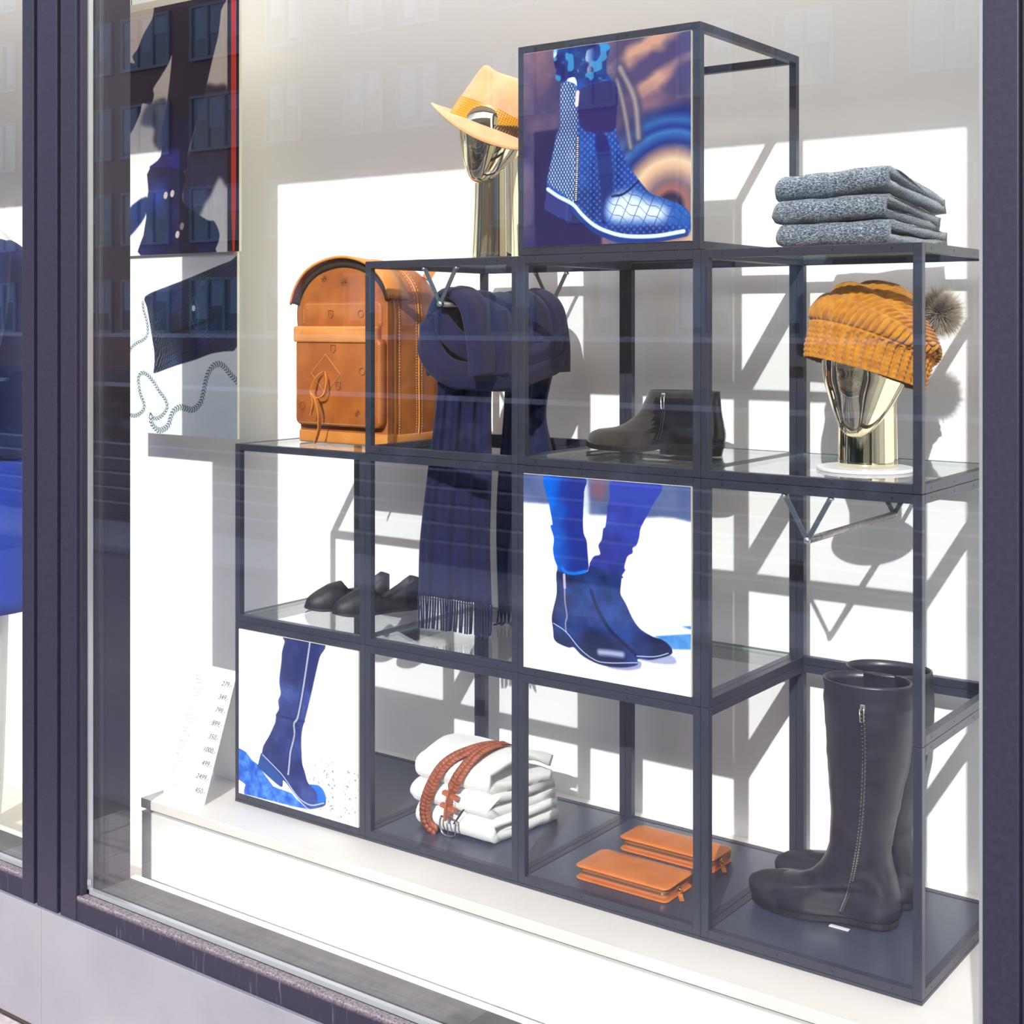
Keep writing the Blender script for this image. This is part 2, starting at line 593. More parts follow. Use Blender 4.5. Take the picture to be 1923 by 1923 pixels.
# ---------------------------------------------------------------- the street behind the camera, seen only mirrored in the glass
M_brick = mat('brown_render', srgb(150, 112, 92), 0.9, vary=(0.6, srgb(138, 102, 84), 0.35, 0.7))
M_wframe = mat('white_window_frame', srgb(150, 152, 160), 0.5)
M_wglass = mat('dark_window_glass', srgb(70, 84, 104), 0.12, spec=0.9)
M_curtain = mat('pale_curtain', srgb(168, 178, 200), 0.8)
FY = -27.6
fac = thing('apartment_building', 'long brown rendered apartment building across the street, mirrored in the glass', 'building', (-20, FY - 5, -0.5))
link('facade', box((-75, FY - 9, -0.5), (30, FY, 14.6)), M_brick, fac, world=True)
def far_window(cx, zc, w, h):
    f = link('window', boxes([((cx - w / 2, FY, zc - h / 2), (cx + w / 2, FY + 0.06, zc + h / 2))]), M_wglass, fac, world=True)
    t = 0.09
    n = 3 if w > 2 else 2
    bars = [((cx - w / 2, FY + 0.06, zc + h / 2 - t), (cx + w / 2, FY + 0.12, zc + h / 2)), ((cx - w / 2, FY + 0.06, zc - h / 2), (cx + w / 2, FY + 0.12, zc - h / 2 + t))]
    for q in range(n + 1):
        x = cx - w / 2 + q * (w - t) / n
        bars.append(((x, FY + 0.06, zc - h / 2 + t), (x + t, FY + 0.12, zc + h / 2 - t)))
    link('window_frame', boxes(bars), M_wframe, f, world=True)
    cv = []
    for q in range(n):
        x0 = cx - w / 2 + q * (w - t) / n + t
        x1 = x0 + (w - t) / n - t
        hh = random.uniform(0.3, 0.95) * (h - 2 * t)
        cv.append(((x0 + random.uniform(0, .4) * (x1 - x0), FY + 0.061, zc + h / 2 - t - hh), (x1, FY + 0.075, zc + h / 2 - t)))
    link('curtain', boxes(cv), M_curtain, f, world=True)
for fl in range(5):
    zc = 1.3 + 2.85 * fl
    x = -62.0
    while x < 22:
        w = (2.4, 1.5, 1.5)[int(abs(x * 3.7)) % 3]
        far_window(x + w / 2, zc + 0.3, w, 1.75)
        x += w + (1.0, 0.5, 1.7)[int(abs(x * 5.3)) % 3]

# hedge and slatted planter, with hand rails, at the far edge of the pavement
M_slat = mat('weathered_slat', srgb(58, 52, 74), 0.55, vary=(8, srgb(70, 62, 88), 0.4, 0.7))
M_slatt = mat('galvanised_rail_lit_edge', srgb(196, 188, 212), 0.4, metal=0.3)  # metal of the hand rails, also the painted lit tops of the slats
M_leaf = mat('hedge_leaf', srgb(44, 56, 30), 0.8, vary=(5, srgb(70, 78, 38), 0.35, 0.65))
RY = -5.55
rail = thing('slatted_street_planter', 'long planter of dark horizontal slats with pale hand rails, across the pavement', 'planter', (0, RY, -0.47))
for z in (-0.44, -0.32, -0.20, -0.08, 0.04):
    link('slat', box((-16, RY - 0.05, z - 0.045), (5.5, RY - 0.02, z + 0.045)), M_slat, rail, world=True)
    link('slat_lit_edge', box((-16, RY - 0.055, z + 0.045), (5.5, RY - 0.015, z + 0.056)), M_slatt, rail, world=True)  # pale strip paints the sunlit top edge onto each dark slat
for z in (0.57, 0.97):
    link('hand_rail', box((-16, RY - 0.03, z - 0.016), (9, RY + 0.0, z + 0.016)), M_slatt, rail, world=True)
for x in range(-16, 10, 2):
    link('post', box((x - 0.02, RY - 0.10, -0.47), (x + 0.02, RY - 0.06, 0.97)), M_slat, rail, world=True)
hv, hf = [], []
for i in range(900):
    x, y, z = random.uniform(-16, 5.5), RY - 0.42 + random.gauss(0, .13), random.uniform(0.02, 0.56)
    s = 0.11
    a = Vector((random.gauss(0, 1), random.gauss(0, 1), random.gauss(0, 1))).normalized() * s
    b = a.orthogonal().normalized() * s
    k = len(hv)
    c = Vector((x, y, z))
    hv += [c - a - b, c + a - b, c + a + b, c - a + b]
    hf.append((k, k + 1, k + 2, k + 3))
link('hedge', pyd(hv, hf), M_leaf, rail, world=True, stuff=True)
link('soil_box', box((-16, RY - 0.75, -0.47), (5.5, RY - 0.12, 0.0)), M_joint, rail, world=True)
# pale granite kerb, then the carriageway
M_kerb = mat('pale_granite_kerb', srgb(182, 172, 178), 0.8, vary=(20, srgb(160, 150, 160), 0.4, 0.7))
pav2 = struct('street', box((-70, -27.6, -0.60), (30, -4.2, -0.50)), mat('asphalt', srgb(92, 88, 96), 0.9, vary=(3, srgb(80, 76, 84), 0.4, 0.7)))
for i in range(22):
    link('kerb_stone', box((-18 + i * 1.2, -5.2, -0.55), (-18 + i * 1.2 + 1.192, -4.45, -0.455), 0.006), M_kerb, pav2)
# ---------------------------------------------------------------- printed boards: outlines in the print's own 0..1 coordinates
PT = {
    't_boot': [(0.243, 0.828), (0.231, 0.712), (0.231, 0.599), (0.210, 0.566), (0.189, 0.479), (0.161, 0.383), (0.149, 0.334), (0.152, 0.294), (0.143, 0.236), (0.134, 0.206), (0.155, 0.181), (0.291, 0.121), (0.303, 0.179), (0.318, 0.183), (0.365, 0.132), (0.436, 0.071), (0.505, 0.035), (0.603, 0.003), (0.715, -0.003), (0.852, 0.013), (0.960, 0.028), (1.002, 0.049), (1.008, 0.076), (0.997, 0.114), (0.981, 0.147), (0.933, 0.177), (0.852, 0.208), (0.776, 0.236), (0.715, 0.296), (0.648, 0.380), (0.608, 0.459), (0.577, 0.533), (0.574, 0.585), (0.568, 0.796), (0.395, 0.796), (0.365, 0.782), (0.354, 0.754), (0.324, 0.810)],
    't_cloth': [(0.195, 1.003), (0.264, 1.005), (0.523, 0.994), (0.517, 0.911), (0.517, 0.853), (0.540, 0.803), (0.395, 0.796), (0.365, 0.782), (0.342, 0.789), (0.318, 0.816), (0.246, 0.828), (0.204, 0.852), (0.210, 0.895), (0.198, 0.921)],
    't_box': [(0.066, 0.590), (0.228, 0.594), (0.222, 0.320), (0.318, 0.168), (0.488, 0.040), (0.488, -0.010), (0.075, -0.007)],
    't_flap': [(0.361, 0.795), (0.395, 0.796), (0.568, 0.796), (0.574, 0.580), (0.494, 0.554), (0.436, 0.558), (0.365, 0.593), (0.342, 0.692)],
    't_dark': [(0.453, 0.547), (0.517, 0.533), (0.551, 0.396), (0.551, 0.222), (0.517, 0.226), (0.514, 0.111), (0.491, 0.107), (0.485, 0.256), (0.459, 0.426)],
    't_snake': [(0.243, 0.823), (0.324, 0.808), (0.342, 0.678), (0.342, 0.551), (0.336, 0.411), (0.324, 0.217), (0.252, 0.264), (0.158, 0.324), (0.173, 0.421), (0.210, 0.557), (0.231, 0.599), (0.231, 0.712)],
    't_heel': [(0.152, 0.289), (0.306, 0.203), (0.303, 0.179), (0.291, 0.121), (0.155, 0.181), (0.134, 0.206)],
    't_toe': [(0.523, 0.226), (0.648, 0.257), (0.770, 0.236), (0.933, 0.177), (0.992, 0.123), (1.002, 0.077), (0.852, 0.083), (0.687, 0.085), (0.517, 0.111)],
    't_hi': [(0.534, 0.215), (0.648, 0.248), (0.759, 0.199), (0.869, 0.161), (0.841, 0.102), (0.715, 0.107), (0.540, 0.120)],
    't_sole': [(0.155, 0.292), (0.222, 0.251), (0.312, 0.207), (0.365, 0.156), (0.436, 0.100), (0.517, 0.063), (0.631, 0.035), (0.798, 0.029), (0.960, 0.046)],
    't_sole2': [(0.306, 0.193), (0.365, 0.137), (0.436, 0.081), (0.517, 0.044), (0.620, 0.016), (0.798, 0.015), (0.970, 0.037)],
    't_zip': [(0.342, 0.541), (0.339, 0.410), (0.330, 0.221)],
    't_pull': [(0.342, 0.769), (0.336, 0.707)],
    't_arc': [(0.885, 0.165), (0.885, 0.304)],
    't_seam': [(0.551, 0.234), (0.620, 0.244), (0.704, 0.299)],
    't_pipe': [(0.580, 0.808), (0.620, 0.662), (0.659, 0.469)],
    't_pipe2': [(0.597, 0.864), (0.681, 0.703), (0.704, 0.513)],
    'm_band': [(-0.006, 1.004), (1.029, 1.010), (1.029, 0.829), (0.906, 0.844), (0.825, 0.842), (0.759, 0.834), (0.574, 0.828), (0.412, 0.820), (0.395, 0.840), (0.377, 0.863), (0.179, 0.855), (-0.006, 0.851)],
    'm_gap': [(0.365, 0.998), (0.401, 0.996), (0.412, 0.905), (0.412, 0.818), (0.365, 0.814)],
    'm_brown': [(0.421, 0.997), (0.520, 0.999), (0.505, 0.902), (0.436, 0.892)],
    'm_legl': [(0.137, 1.003), (0.380, 1.004), (0.380, 0.931), (0.374, 0.805), (0.377, 0.727), (0.395, 0.690), (0.401, 0.638), (0.407, 0.556), (0.389, 0.535), (0.318, 0.513), (0.240, 0.514), (0.216, 0.526), (0.216, 0.541), (0.198, 0.579), (0.189, 0.627), (0.195, 0.682), (0.173, 0.744), (0.186, 0.757), (0.161, 0.871)],
    'm_legr': [(0.560, 1.006), (0.831, 1.005), (0.787, 0.900), (0.720, 0.786), (0.709, 0.738), (0.693, 0.694), (0.670, 0.678), (0.670, 0.654), (0.639, 0.632), (0.622, 0.578), (0.628, 0.565), (0.608, 0.539), (0.603, 0.524), (0.424, 0.548), (0.436, 0.610), (0.476, 0.626), (0.476, 0.645), (0.468, 0.673), (0.488, 0.704), (0.497, 0.757), (0.511, 0.773), (0.523, 0.865), (0.537, 0.919)],
    'm_boots': [(0.216, 0.527), (0.213, 0.409), (0.189, 0.317), (0.181, 0.272), (0.189, 0.219), (0.201, 0.161), (0.282, 0.138), (0.318, 0.143), (0.365, 0.111), (0.436, 0.087), (0.517, 0.077), (0.620, 0.085), (0.698, 0.110), (0.701, 0.139), (0.770, 0.144), (0.852, 0.170), (0.896, 0.194), (0.885, 0.225), (0.841, 0.252), (0.787, 0.259), (0.715, 0.287), (0.670, 0.333), (0.631, 0.399), (0.600, 0.443), (0.600, 0.477), (0.605, 0.539), (0.574, 0.545), (0.424, 0.565), (0.401, 0.536), (0.318, 0.513)],
    'm_sh1': [(0.517, 0.077), (0.701, 0.130), (0.720, 0.104), (0.698, 0.088), (0.620, 0.071)],
    'm_sh2': [(0.704, 0.144), (0.874, 0.185), (0.922, 0.154), (0.874, 0.137), (0.770, 0.132)],
    'm_blue1': [(0.792, 0.262), (0.949, 0.292), (1.029, 0.306), (1.029, 0.229), (0.890, 0.212), (0.852, 0.249)],
    'm_blue2': [(0.941, 0.330), (1.029, 0.342), (1.029, 0.315)],
    'm_zip': [(0.258, 0.502), (0.261, 0.443), (0.264, 0.365), (0.276, 0.298), (0.267, 0.263), (0.270, 0.219)],
    'm_pull': [(0.258, 0.502), (0.262, 0.439)],
    'm_sole1': [(0.192, 0.249), (0.270, 0.215), (0.354, 0.143), (0.436, 0.101), (0.517, 0.094), (0.698, 0.120)],
    'm_sole2': [(0.695, 0.152), (0.798, 0.164), (0.874, 0.191)],
    'm_inner': [(0.424, 0.442), (0.459, 0.360), (0.517, 0.280), (0.574, 0.231), (0.698, 0.153)],
    'm_hem': [(0.246, 0.535), (0.270, 0.518), (0.318, 0.516), (0.389, 0.535)],
    'm_glint': [(0.476, 0.141), (0.540, 0.145), (0.608, 0.147)],
    'l_boot': [(0.408, 1.011), (0.727, 1.010), (0.692, 0.922), (0.656, 0.808), (0.621, 0.690), (0.573, 0.544), (0.550, 0.481), (0.541, 0.412), (0.544, 0.345), (0.550, 0.279), (0.570, 0.237), (0.603, 0.172), (0.674, 0.177), (0.715, 0.164), (0.738, 0.136), (0.744, 0.095), (0.727, 0.067), (0.615, 0.027), (0.550, 0.048), (0.502, 0.076), (0.392, 0.152), (0.368, 0.109), (0.175, 0.188), (0.172, 0.204), (0.197, 0.274), (0.206, 0.280), (0.219, 0.325), (0.269, 0.394), (0.306, 0.456), (0.322, 0.485), (0.331, 0.533), (0.353, 0.571), (0.346, 0.617), (0.368, 0.663), (0.356, 0.738), (0.374, 0.851), (0.380, 0.912), (0.402, 0.974)],
    'l_toe': [(0.609, 0.167), (0.674, 0.177), (0.715, 0.164), (0.738, 0.136), (0.741, 0.099), (0.680, 0.074), (0.674, 0.115), (0.650, 0.148)],
    'l_heel': [(0.197, 0.274), (0.392, 0.160), (0.368, 0.109), (0.172, 0.187)],
    'l_sole': [(0.210, 0.272), (0.319, 0.215), (0.392, 0.173), (0.502, 0.084), (0.562, 0.058), (0.633, 0.052), (0.727, 0.084)],
    'l_shadow': [(-0.010, 0.275), (0.067, 0.259), (0.118, 0.220), (0.169, 0.204), (0.219, 0.161), (0.306, 0.097), (0.459, 0.089), (0.502, 0.063), (0.585, 0.026), (0.621, 0.024), (0.459, 0.012), (0.294, 0.009), (-0.010, -0.000)],
    'l_white': [(-0.010, 0.083), (0.061, 0.062), (0.045, 0.023), (0.051, -0.006), (-0.010, -0.011)],
    'l_zip': [(0.615, 1.007), (0.573, 0.796), (0.538, 0.639), (0.508, 0.537), (0.480, 0.503), (0.484, 0.436), (0.450, 0.328), (0.444, 0.281), (0.432, 0.198)],
    'l_fold': [(0.331, 0.529), (0.405, 0.528), (0.496, 0.526), (0.567, 0.530)],
    'b_bag': [(0.252, 0.707), (0.421, 0.751), (0.608, 0.792), (0.796, 0.838), (0.952, 0.874), (1.008, 0.885), (1.006, 0.678), (1.003, 0.456), (0.900, 0.430), (0.796, 0.416), (0.662, 0.383), (0.499, 0.350), (0.342, 0.312), (0.325, 0.320), (0.331, 0.354), (0.331, 0.417), (0.314, 0.485), (0.291, 0.571), (0.268, 0.650)],
    'b_flap': [(0.488, 0.520), (0.662, 0.554), (0.796, 0.587), (0.864, 0.607)],
    'b_clasp': [(0.662, 0.704), (0.689, 0.647), (0.695, 0.581), (0.679, 0.541), (0.646, 0.581), (0.635, 0.648), (0.662, 0.704)],
    'b_dot': [(0.657, 0.646), (0.657, 0.641)],
    'b_chain1': [(0.112, 0.089), (0.158, 0.084), (0.211, 0.100), (0.242, 0.125), (0.239, 0.156), (0.211, 0.197), (0.196, 0.248), (0.193, 0.283), (0.211, 0.304), (0.239, 0.309), (0.280, 0.295), (0.331, 0.258), (0.376, 0.215), (0.415, 0.185), (0.438, 0.152), (0.432, 0.125), (0.393, 0.093), (0.348, 0.077), (0.308, 0.083), (0.297, 0.100)],
    'b_chain2': [(0.300, 0.082), (0.305, 0.055), (0.331, 0.032), (0.370, 0.017), (0.421, 0.029), (0.454, 0.054), (0.471, 0.092), (0.499, 0.124), (0.548, 0.142), (0.597, 0.137), (0.641, 0.132), (0.684, 0.147), (0.721, 0.181), (0.743, 0.242), (0.769, 0.309), (0.806, 0.349), (0.853, 0.366), (0.900, 0.354), (0.947, 0.319), (1.008, 0.278)],
    'b_chain3': [(0.231, 0.674), (0.239, 0.633), (0.262, 0.588), (0.274, 0.540), (0.268, 0.505), (0.234, 0.481), (0.176, 0.463), (0.135, 0.442), (0.112, 0.418)],
    'g_pants': [(0.407, 1.048), (0.334, 0.960), (0.260, 0.900), (0.214, 0.848), (0.168, 0.818), (0.186, 0.788), (0.122, 0.771), (0.122, 0.502), (0.226, 0.575), (0.249, 0.619), (0.317, 0.611), (0.345, 0.646), (0.339, 0.674), (0.395, 0.714), (0.462, 0.765), (0.490, 0.790), (0.451, 0.610), (0.407, 0.496), (0.401, 0.396), (0.311, 0.350), (0.582, 0.326), (0.615, 0.401), (0.657, 0.475), (0.732, 0.601), (0.805, 0.757), (0.847, 0.845), (0.867, 0.934), (0.878, 0.997)],
    'g_boot': [(0.311, 0.350), (0.582, 0.326), (0.571, 0.238), (0.593, 0.193), (0.763, 0.127), (0.816, 0.120), (0.857, 0.065), (0.826, 0.012), (0.795, -0.014), (0.249, -0.008), (0.260, 0.082), (0.283, 0.155), (0.277, 0.194), (0.300, 0.261)],
    'g_fur': [(0.237, 0.546), (0.283, 0.605), (0.429, 0.628), (0.451, 0.577), (0.440, 0.477), (0.401, 0.418), (0.339, 0.461), (0.351, 0.511), (0.260, 0.528)],
    'g_shadow': [(0.732, 0.644), (0.826, 0.648), (0.929, 0.608), (0.929, 0.261), (0.857, 0.291), (0.795, 0.229), (0.742, 0.188), (0.679, 0.130), (0.582, 0.183), (0.582, 0.326), (0.657, 0.475)],
    'g_clump': [(0.122, 0.183), (0.283, 0.239), (0.283, 0.172), (0.214, 0.117), (0.122, 0.080)],
    'g_but': [(0.437, 0.234), (0.490, 0.239), (0.566, 0.106), (0.531, 0.074)],
    'g_strip': [(0.915, 0.993), (1.030, 0.981), (1.030, -0.014), (0.915, 0.002)],
}
class Art:
    """Flat printed picture, computed with numpy."""
    def __init__(s, w, h, col, seed=1):
        s.w, s.h = w, h
        s.a = np.zeros((h, w, 3)) + np.array(col) / 255.0
        s.rng = np.random.default_rng(seed)
        yy, xx = np.mgrid[0:h, 0:w]
        s.X, s.Y = (xx + 0.5) / w, (yy + 0.5) / h
    def blur(s, m, r):
        r = int(round(r))
        if r < 1:
            return m
        for ax in (0, 1):
            for _ in range(2):
                p = np.pad(m, [(r + 1, r) if i == ax else (0, 0) for i in range(2)], mode='edge')
                c = np.cumsum(p, axis=ax)
                n = m.shape[ax]
                m = (np.take(c, range(2 * r + 1, 2 * r + 1 + n), axis=ax) - np.take(c, range(0, n), axis=ax)) / (2 * r + 1)
        return m
    def poly(s, pts, soft=1.0, curve=0):
        if curve:
            pts = [tuple(p) for p in catmull(pts, curve, True)]
        m = np.zeros((s.h, s.w), bool)
        n = len(pts)
        for i in range(n):
            (x0, y0), (x1, y1) = pts[i], pts[(i + 1) % n]
            if abs(y1 - y0) < 1e-9:
                continue
            c = ((y0 > s.Y) != (y1 > s.Y)) & (s.X < (x1 - x0) * (s.Y - y0) / (y1 - y0) + x0)
            m ^= c
        return s.blur(m.astype(float), soft)
    def noise(s, n, octv=4, ax=1.0):
        out = np.zeros((s.h, s.w))
        amp, tot = 1.0, 0.0
        for o in range(octv):
            gx, gy = max(2, int(n * ax * 2 ** o)) + 2, max(2, int(n * 2 ** o)) + 2
            g = s.rng.random((gy, gx))
            fx, fy = s.X * (gx - 2), s.Y * (gy - 2)
            ix, iy = fx.astype(int), fy.astype(int)
            tx, ty = fx - ix, fy - iy
            tx, ty = tx * tx * (3 - 2 * tx), ty * ty * (3 - 2 * ty)
            v = (g[iy, ix] * (1 - tx) + g[iy, ix + 1] * tx) * (1 - ty) + (g[iy + 1, ix] * (1 - tx) + g[iy + 1, ix + 1] * tx) * ty
            out += v * amp
            tot += amp
            amp *= 0.55
        return out / tot
    def put(s, m, col, k=1.0):
        c = np.array(col) / 255.0 if not (isinstance(col, np.ndarray) and col.ndim == 3) else col
        m = (m * k)[..., None]
        s.a = s.a * (1 - m) + c * m
    def dist(s, pts):
        """distance to a polyline (in fractions of the width), and the length along it"""
        best = np.full((s.h, s.w), 9.0)
        al = np.zeros((s.h, s.w))
        acc = 0.0
        asp = s.h / s.w
        for (x0, y0), (x1, y1) in zip(pts[:-1], pts[1:]):
            dx, dy = x1 - x0, (y1 - y0) * asp
            L2 = dx * dx + dy * dy + 1e-12
            t = np.clip(((s.X - x0) * dx + (s.Y - y0) * asp * dy) / L2, 0, 1)
            d = np.hypot(s.X - x0 - t * dx, (s.Y - y0) * asp - t * dy)
            b = d < best
            best = np.where(b, d, best)
            al = np.where(b, acc + t * L2 ** 0.5, al)
            acc += L2 ** 0.5
        return best, al
    def line(s, pts, width, col, k=1.0, soft=0.003, dash=None, curve=4):
        if curve and len(pts) > 2:
            pts = [tuple(p) for p in catmull(pts, curve)]
        d, al = s.dist(pts)
        m = np.clip((width / 2 - d) / soft + 0.5, 0, 1)
        if dash:
            m = m * (0.55 + 0.45 * np.sign(np.sin(al / dash * 2 * np.pi)))
        s.put(m, col, k)
    def image(s, name):
        im = bpy.data.images.new(name, s.w, s.h)
        px = np.ones((s.h, s.w, 4), np.float32)
        px[..., :3] = np.clip(s.a, 0, 1)
        im.pixels.foreach_set(px.ravel())
        im.pack()
        return im

def mixf(a, b, t):
    return np.array(a)[None, None] / 255 * (1 - t[..., None]) + np.array(b)[None, None] / 255 * t[..., None]

def art_snake_boot():
    A = Art(640, 648, (84, 68, 100), 3)
    n1, n2 = A.noise(4, 5), A.noise(3, 4)
    A.a[:] = mixf((46, 48, 96), (128, 98, 116), np.clip(n1 * 2.2 - 0.6, 0, 1))
    # worn metal drum with rings, out of focus
    cx, cy = PT['t_arc'][0]
    r = np.hypot((A.X - cx) * 1.0, (A.Y - cy) * 1.0) + (n2 - 0.5) * 0.03
    stops = [(0.0, (92, 60, 78)), (0.055, (40, 36, 70)), (0.085, (150, 96, 92)), (0.13, (120, 98, 110)), (0.19, (206, 168, 138)), (0.225, (226, 196, 160)), (0.27, (150, 120, 120)), (0.31, (24, 46, 120)),
             (0.36, (50, 110, 176)), (0.385, (22, 50, 128)), (0.42, (44, 96, 160)), (0.46, (18, 42, 116)), (0.53, (40, 40, 90))]
    xs = [q[0] for q in stops]
    ring = np.stack([np.interp(r, xs, [q[1][c] / 255 for q in stops]) for c in range(3)], -1)
    reg = np.clip((A.X - 0.5) * 6, 0, 1) * np.clip((0.53 - r) / 0.05, 0, 1) * np.clip((0.62 - A.Y + (A.X - .5) * .25) * 10, 0, 1)
    A.put(reg, ring)
    ur = np.clip((A.X - 0.45) * 5, 0, 1) * np.clip((A.Y - 0.66) * 7, 0, 1)
    st = A.noise(3, 5, 0.6)
    d = np.sin((A.Y * 1.0 - A.X * 0.45) * 38 + st * 9) * 0.5 + 0.5
    A.put(ur, mixf((70, 62, 108), (204, 156, 132), np.clip(d * n1 * 2.2 - 0.35, 0, 1)), 0.9)
    for k, w in (('t_pipe', .03), ('t_pipe2', .04)):
        A.line(PT[k], w * 1.8, (60, 62, 100), 0.7, 0.03)
        A.line(PT[k], w * .6, (176, 160, 150), 0.75, 0.02)
    A.put(A.poly(PT['t_box'], 4), (34, 32, 80), 0.95)
    # patterned leggings
    cl = A.poly(PT['t_cloth'], 1, 4)
    A.put(cl, mixf((20, 22, 84), (26, 64, 150), np.clip(A.noise(14, 2) * 2 - .5, 0, 1)))
    blob = np.clip((A.noise(16, 2) - 0.56) * 14, 0, 1) * np.clip((0.45 - A.X) * 12, 0, 1) * cl
    A.put(blob, (222, 238, 250))
    A.put(np.clip((A.noise(20, 2) - .6) * 12, 0, 1) * cl, (70, 170, 220), .7)
    # the boot
    bt = A.poly(PT['t_boot'], 1, 5)
    A.put(bt, mixf((22, 34, 108), (34, 78, 170), np.clip(A.noise(6, 4) * 1.8 - .4, 0, 1)))
    sc = np.abs(np.sin((A.X * 0.9 + A.Y) * 95)) * np.abs(np.sin((A.X * 0.9 - A.Y) * 95))
    A.put(np.clip(sc * 1.5 - .45, 0, 1) * bt, (86, 150, 214), 0.55)
    sn = A.poly(PT['t_snake'], 3, 4) * bt
    lat = np.abs(np.sin((A.X + A.Y * 0.62) * 170)) * np.abs(np.sin((A.X - A.Y * 0.62) * 170))
    A.put(sn, mixf((28, 44, 104), (184, 210, 236), np.clip(lat * 1.7 * (0.55 + A.noise(5, 3) * .8) - .25, 0, 1)), 0.95)
    A.put(A.poly(PT['t_dark'], 3, 4) * bt, (22, 26, 100), 0.9)
    A.put(A.poly(PT['t_flap'], 2, 4) * bt, (40, 32, 96), 1.0)
    toe = A.poly(PT['t_toe'], 5, 4) * bt
    A.put(toe, (40, 92, 176), 0.8)
    hi = A.poly(PT['t_hi'], 14, 4) * bt
    A.put(hi, (226, 240, 252), 0.95)
    cell = np.minimum(np.abs(np.sin((A.X * 0.55 + A.Y * 1.0) * 62 + np.sin(A.X * 60) * .5)), np.abs(np.sin((A.X * 1.0 - A.Y * 0.5) * 46)))
    A.put(np.clip(1 - cell * 5, 0, 1) * toe, (22, 48, 116), 0.75)
    A.line(PT['t_seam'], .012, (18, 30, 84), .9)
    A.put(A.poly(PT['t_heel'], 1) , (52, 56, 122), 1)
    A.line(PT['t_sole2'], .035, (30, 56, 130), 1, .006)
    A.line(PT['t_sole'], .020, (214, 236, 250), 1, .006)
    A.line(PT['t_zip'], .020, (18, 20, 60), 1)
    A.line(PT['t_zip'], .013, (242, 232, 206), 1, .003, dash=.0105)
    A.line(PT['t_pull'], .022, (226, 214, 206), 1, .004)
    return A.image('print_snake_boot')

def art_jeans_boots():
    A = Art(640, 648, (252, 253, 255), 5)
    n = A.noise(5, 5)
    A.a -= (n[..., None] > .62) * .012
    A.put(A.poly(PT['m_band'], 4), mixf((66, 84, 132), (104, 116, 160), np.clip(n * 2 - .5, 0, 1)))
    A.put(A.poly(PT['m_gap'], 6), (214, 226, 232), .9)
    A.put(A.poly(PT['m_brown'], 12), (132, 84, 92), .8)
    for k, c in (('m_blue1', (60, 128, 208)), ('m_blue2', (50, 110, 196))):
        A.put(A.poly(PT[k], 2), mixf(c, (116, 172, 226), np.clip(A.noise(12, 4) * 2.4 - .8, 0, 1)))
    A.put(A.poly(PT['m_sh1'], 2, 4), (150, 154, 200))
    A.put(A.poly(PT['m_sh2'], 2, 4), (160, 166, 206))
    ll = A.poly(PT['m_legl'], 1, 4)
    t = np.clip((A.X - 0.16 - (1 - A.Y) * .05) / .17, 0, 1)
    A.put(ll, mixf((0, 112, 232), (30, 44, 134), np.clip(t * 1.3 + (A.noise(14, 4) - .5) * 1.0, 0, 1)))
    lr = A.poly(PT['m_legr'], 1, 4)
    A.put(lr, mixf((50, 66, 168), (40, 40, 112), np.clip((1 - A.Y) * 1.4 + (A.noise(14, 4) - .5) - .1, 0, 1)))
    bo = A.poly(PT['m_boots'], 1, 4)
    A.put(bo, mixf((24, 30, 72), (40, 74, 150), np.clip(A.noise(7, 4) * 2.2 - .85, 0, 1)))
    A.put(ll * np.clip((A.Y - .42) * 30, 0, 1), mixf((0, 96, 214), (30, 44, 134), np.clip(t * 1.4 + (A.noise(16, 3) - .5), 0, 1)), .8)
    A.line(PT['m_inner'], .02, (18, 20, 52), .7, .01)
    A.line(PT['m_hem'], .016, (20, 120, 236), .9, .01)
    A.line(PT['m_glint'], .03, (190, 202, 236), .8, .02)
    A.line(PT['m_sole1'], .005, (206, 220, 246), .9)
    A.line(PT['m_sole2'], .005, (206, 220, 246), .9)
    A.line(PT['m_zip'], .009, (206, 184, 196), 1, .003, dash=.007)
    A.line(PT['m_pull'], .016, (190, 176, 196), 1)
    return A.image('print_jeans_boots')

def art_tall_boot():
    A = Art(600, 608, (250, 252, 255), 8)
    n = A.noise(6, 5)
    A.a -= np.clip(n - .5, 0, 1)[..., None] * .08
    sp = np.clip((A.noise(60, 2) - .72) * 20, 0, 1) * np.clip((A.X - .45) * 3, 0, 1) * np.clip((.42 - A.Y) * 6, 0, 1)
    A.put(sp, (120, 116, 124), .8)
    sh = A.poly(PT['l_shadow'], 1)
    A.put(sh, mixf((34, 84, 196), (84, 150, 228), np.clip(A.noise(26, 4) * 2.4 - .8, 0, 1)))
    A.put(A.poly(PT['l_white'], 1), (252, 252, 255))
    bt = A.poly(PT['l_boot'], 1, 5)
    A.put(bt, mixf((38, 46, 104), (66, 86, 156), np.clip(A.noise(9, 5) * 2.2 - .75, 0, 1)))
    A.put(A.poly(PT['l_toe'], 1, 4), mixf((24, 92, 206), (70, 150, 232), np.clip(A.noise(9, 3) * 2 - .6, 0, 1)))
    A.put(A.poly(PT['l_heel'], 1), (44, 80, 150))
    A.line(PT['l_fold'], .012, (26, 34, 84), .8, .008)
    A.line(PT['l_sole'], .008, (190, 206, 240), .9)
    A.line(PT['l_zip'], .034, (40, 46, 104), .7, .01)
    A.line(PT['l_zip'], .014, (246, 250, 255), 1, .003, dash=.008)
    return A.image('print_tall_boot')

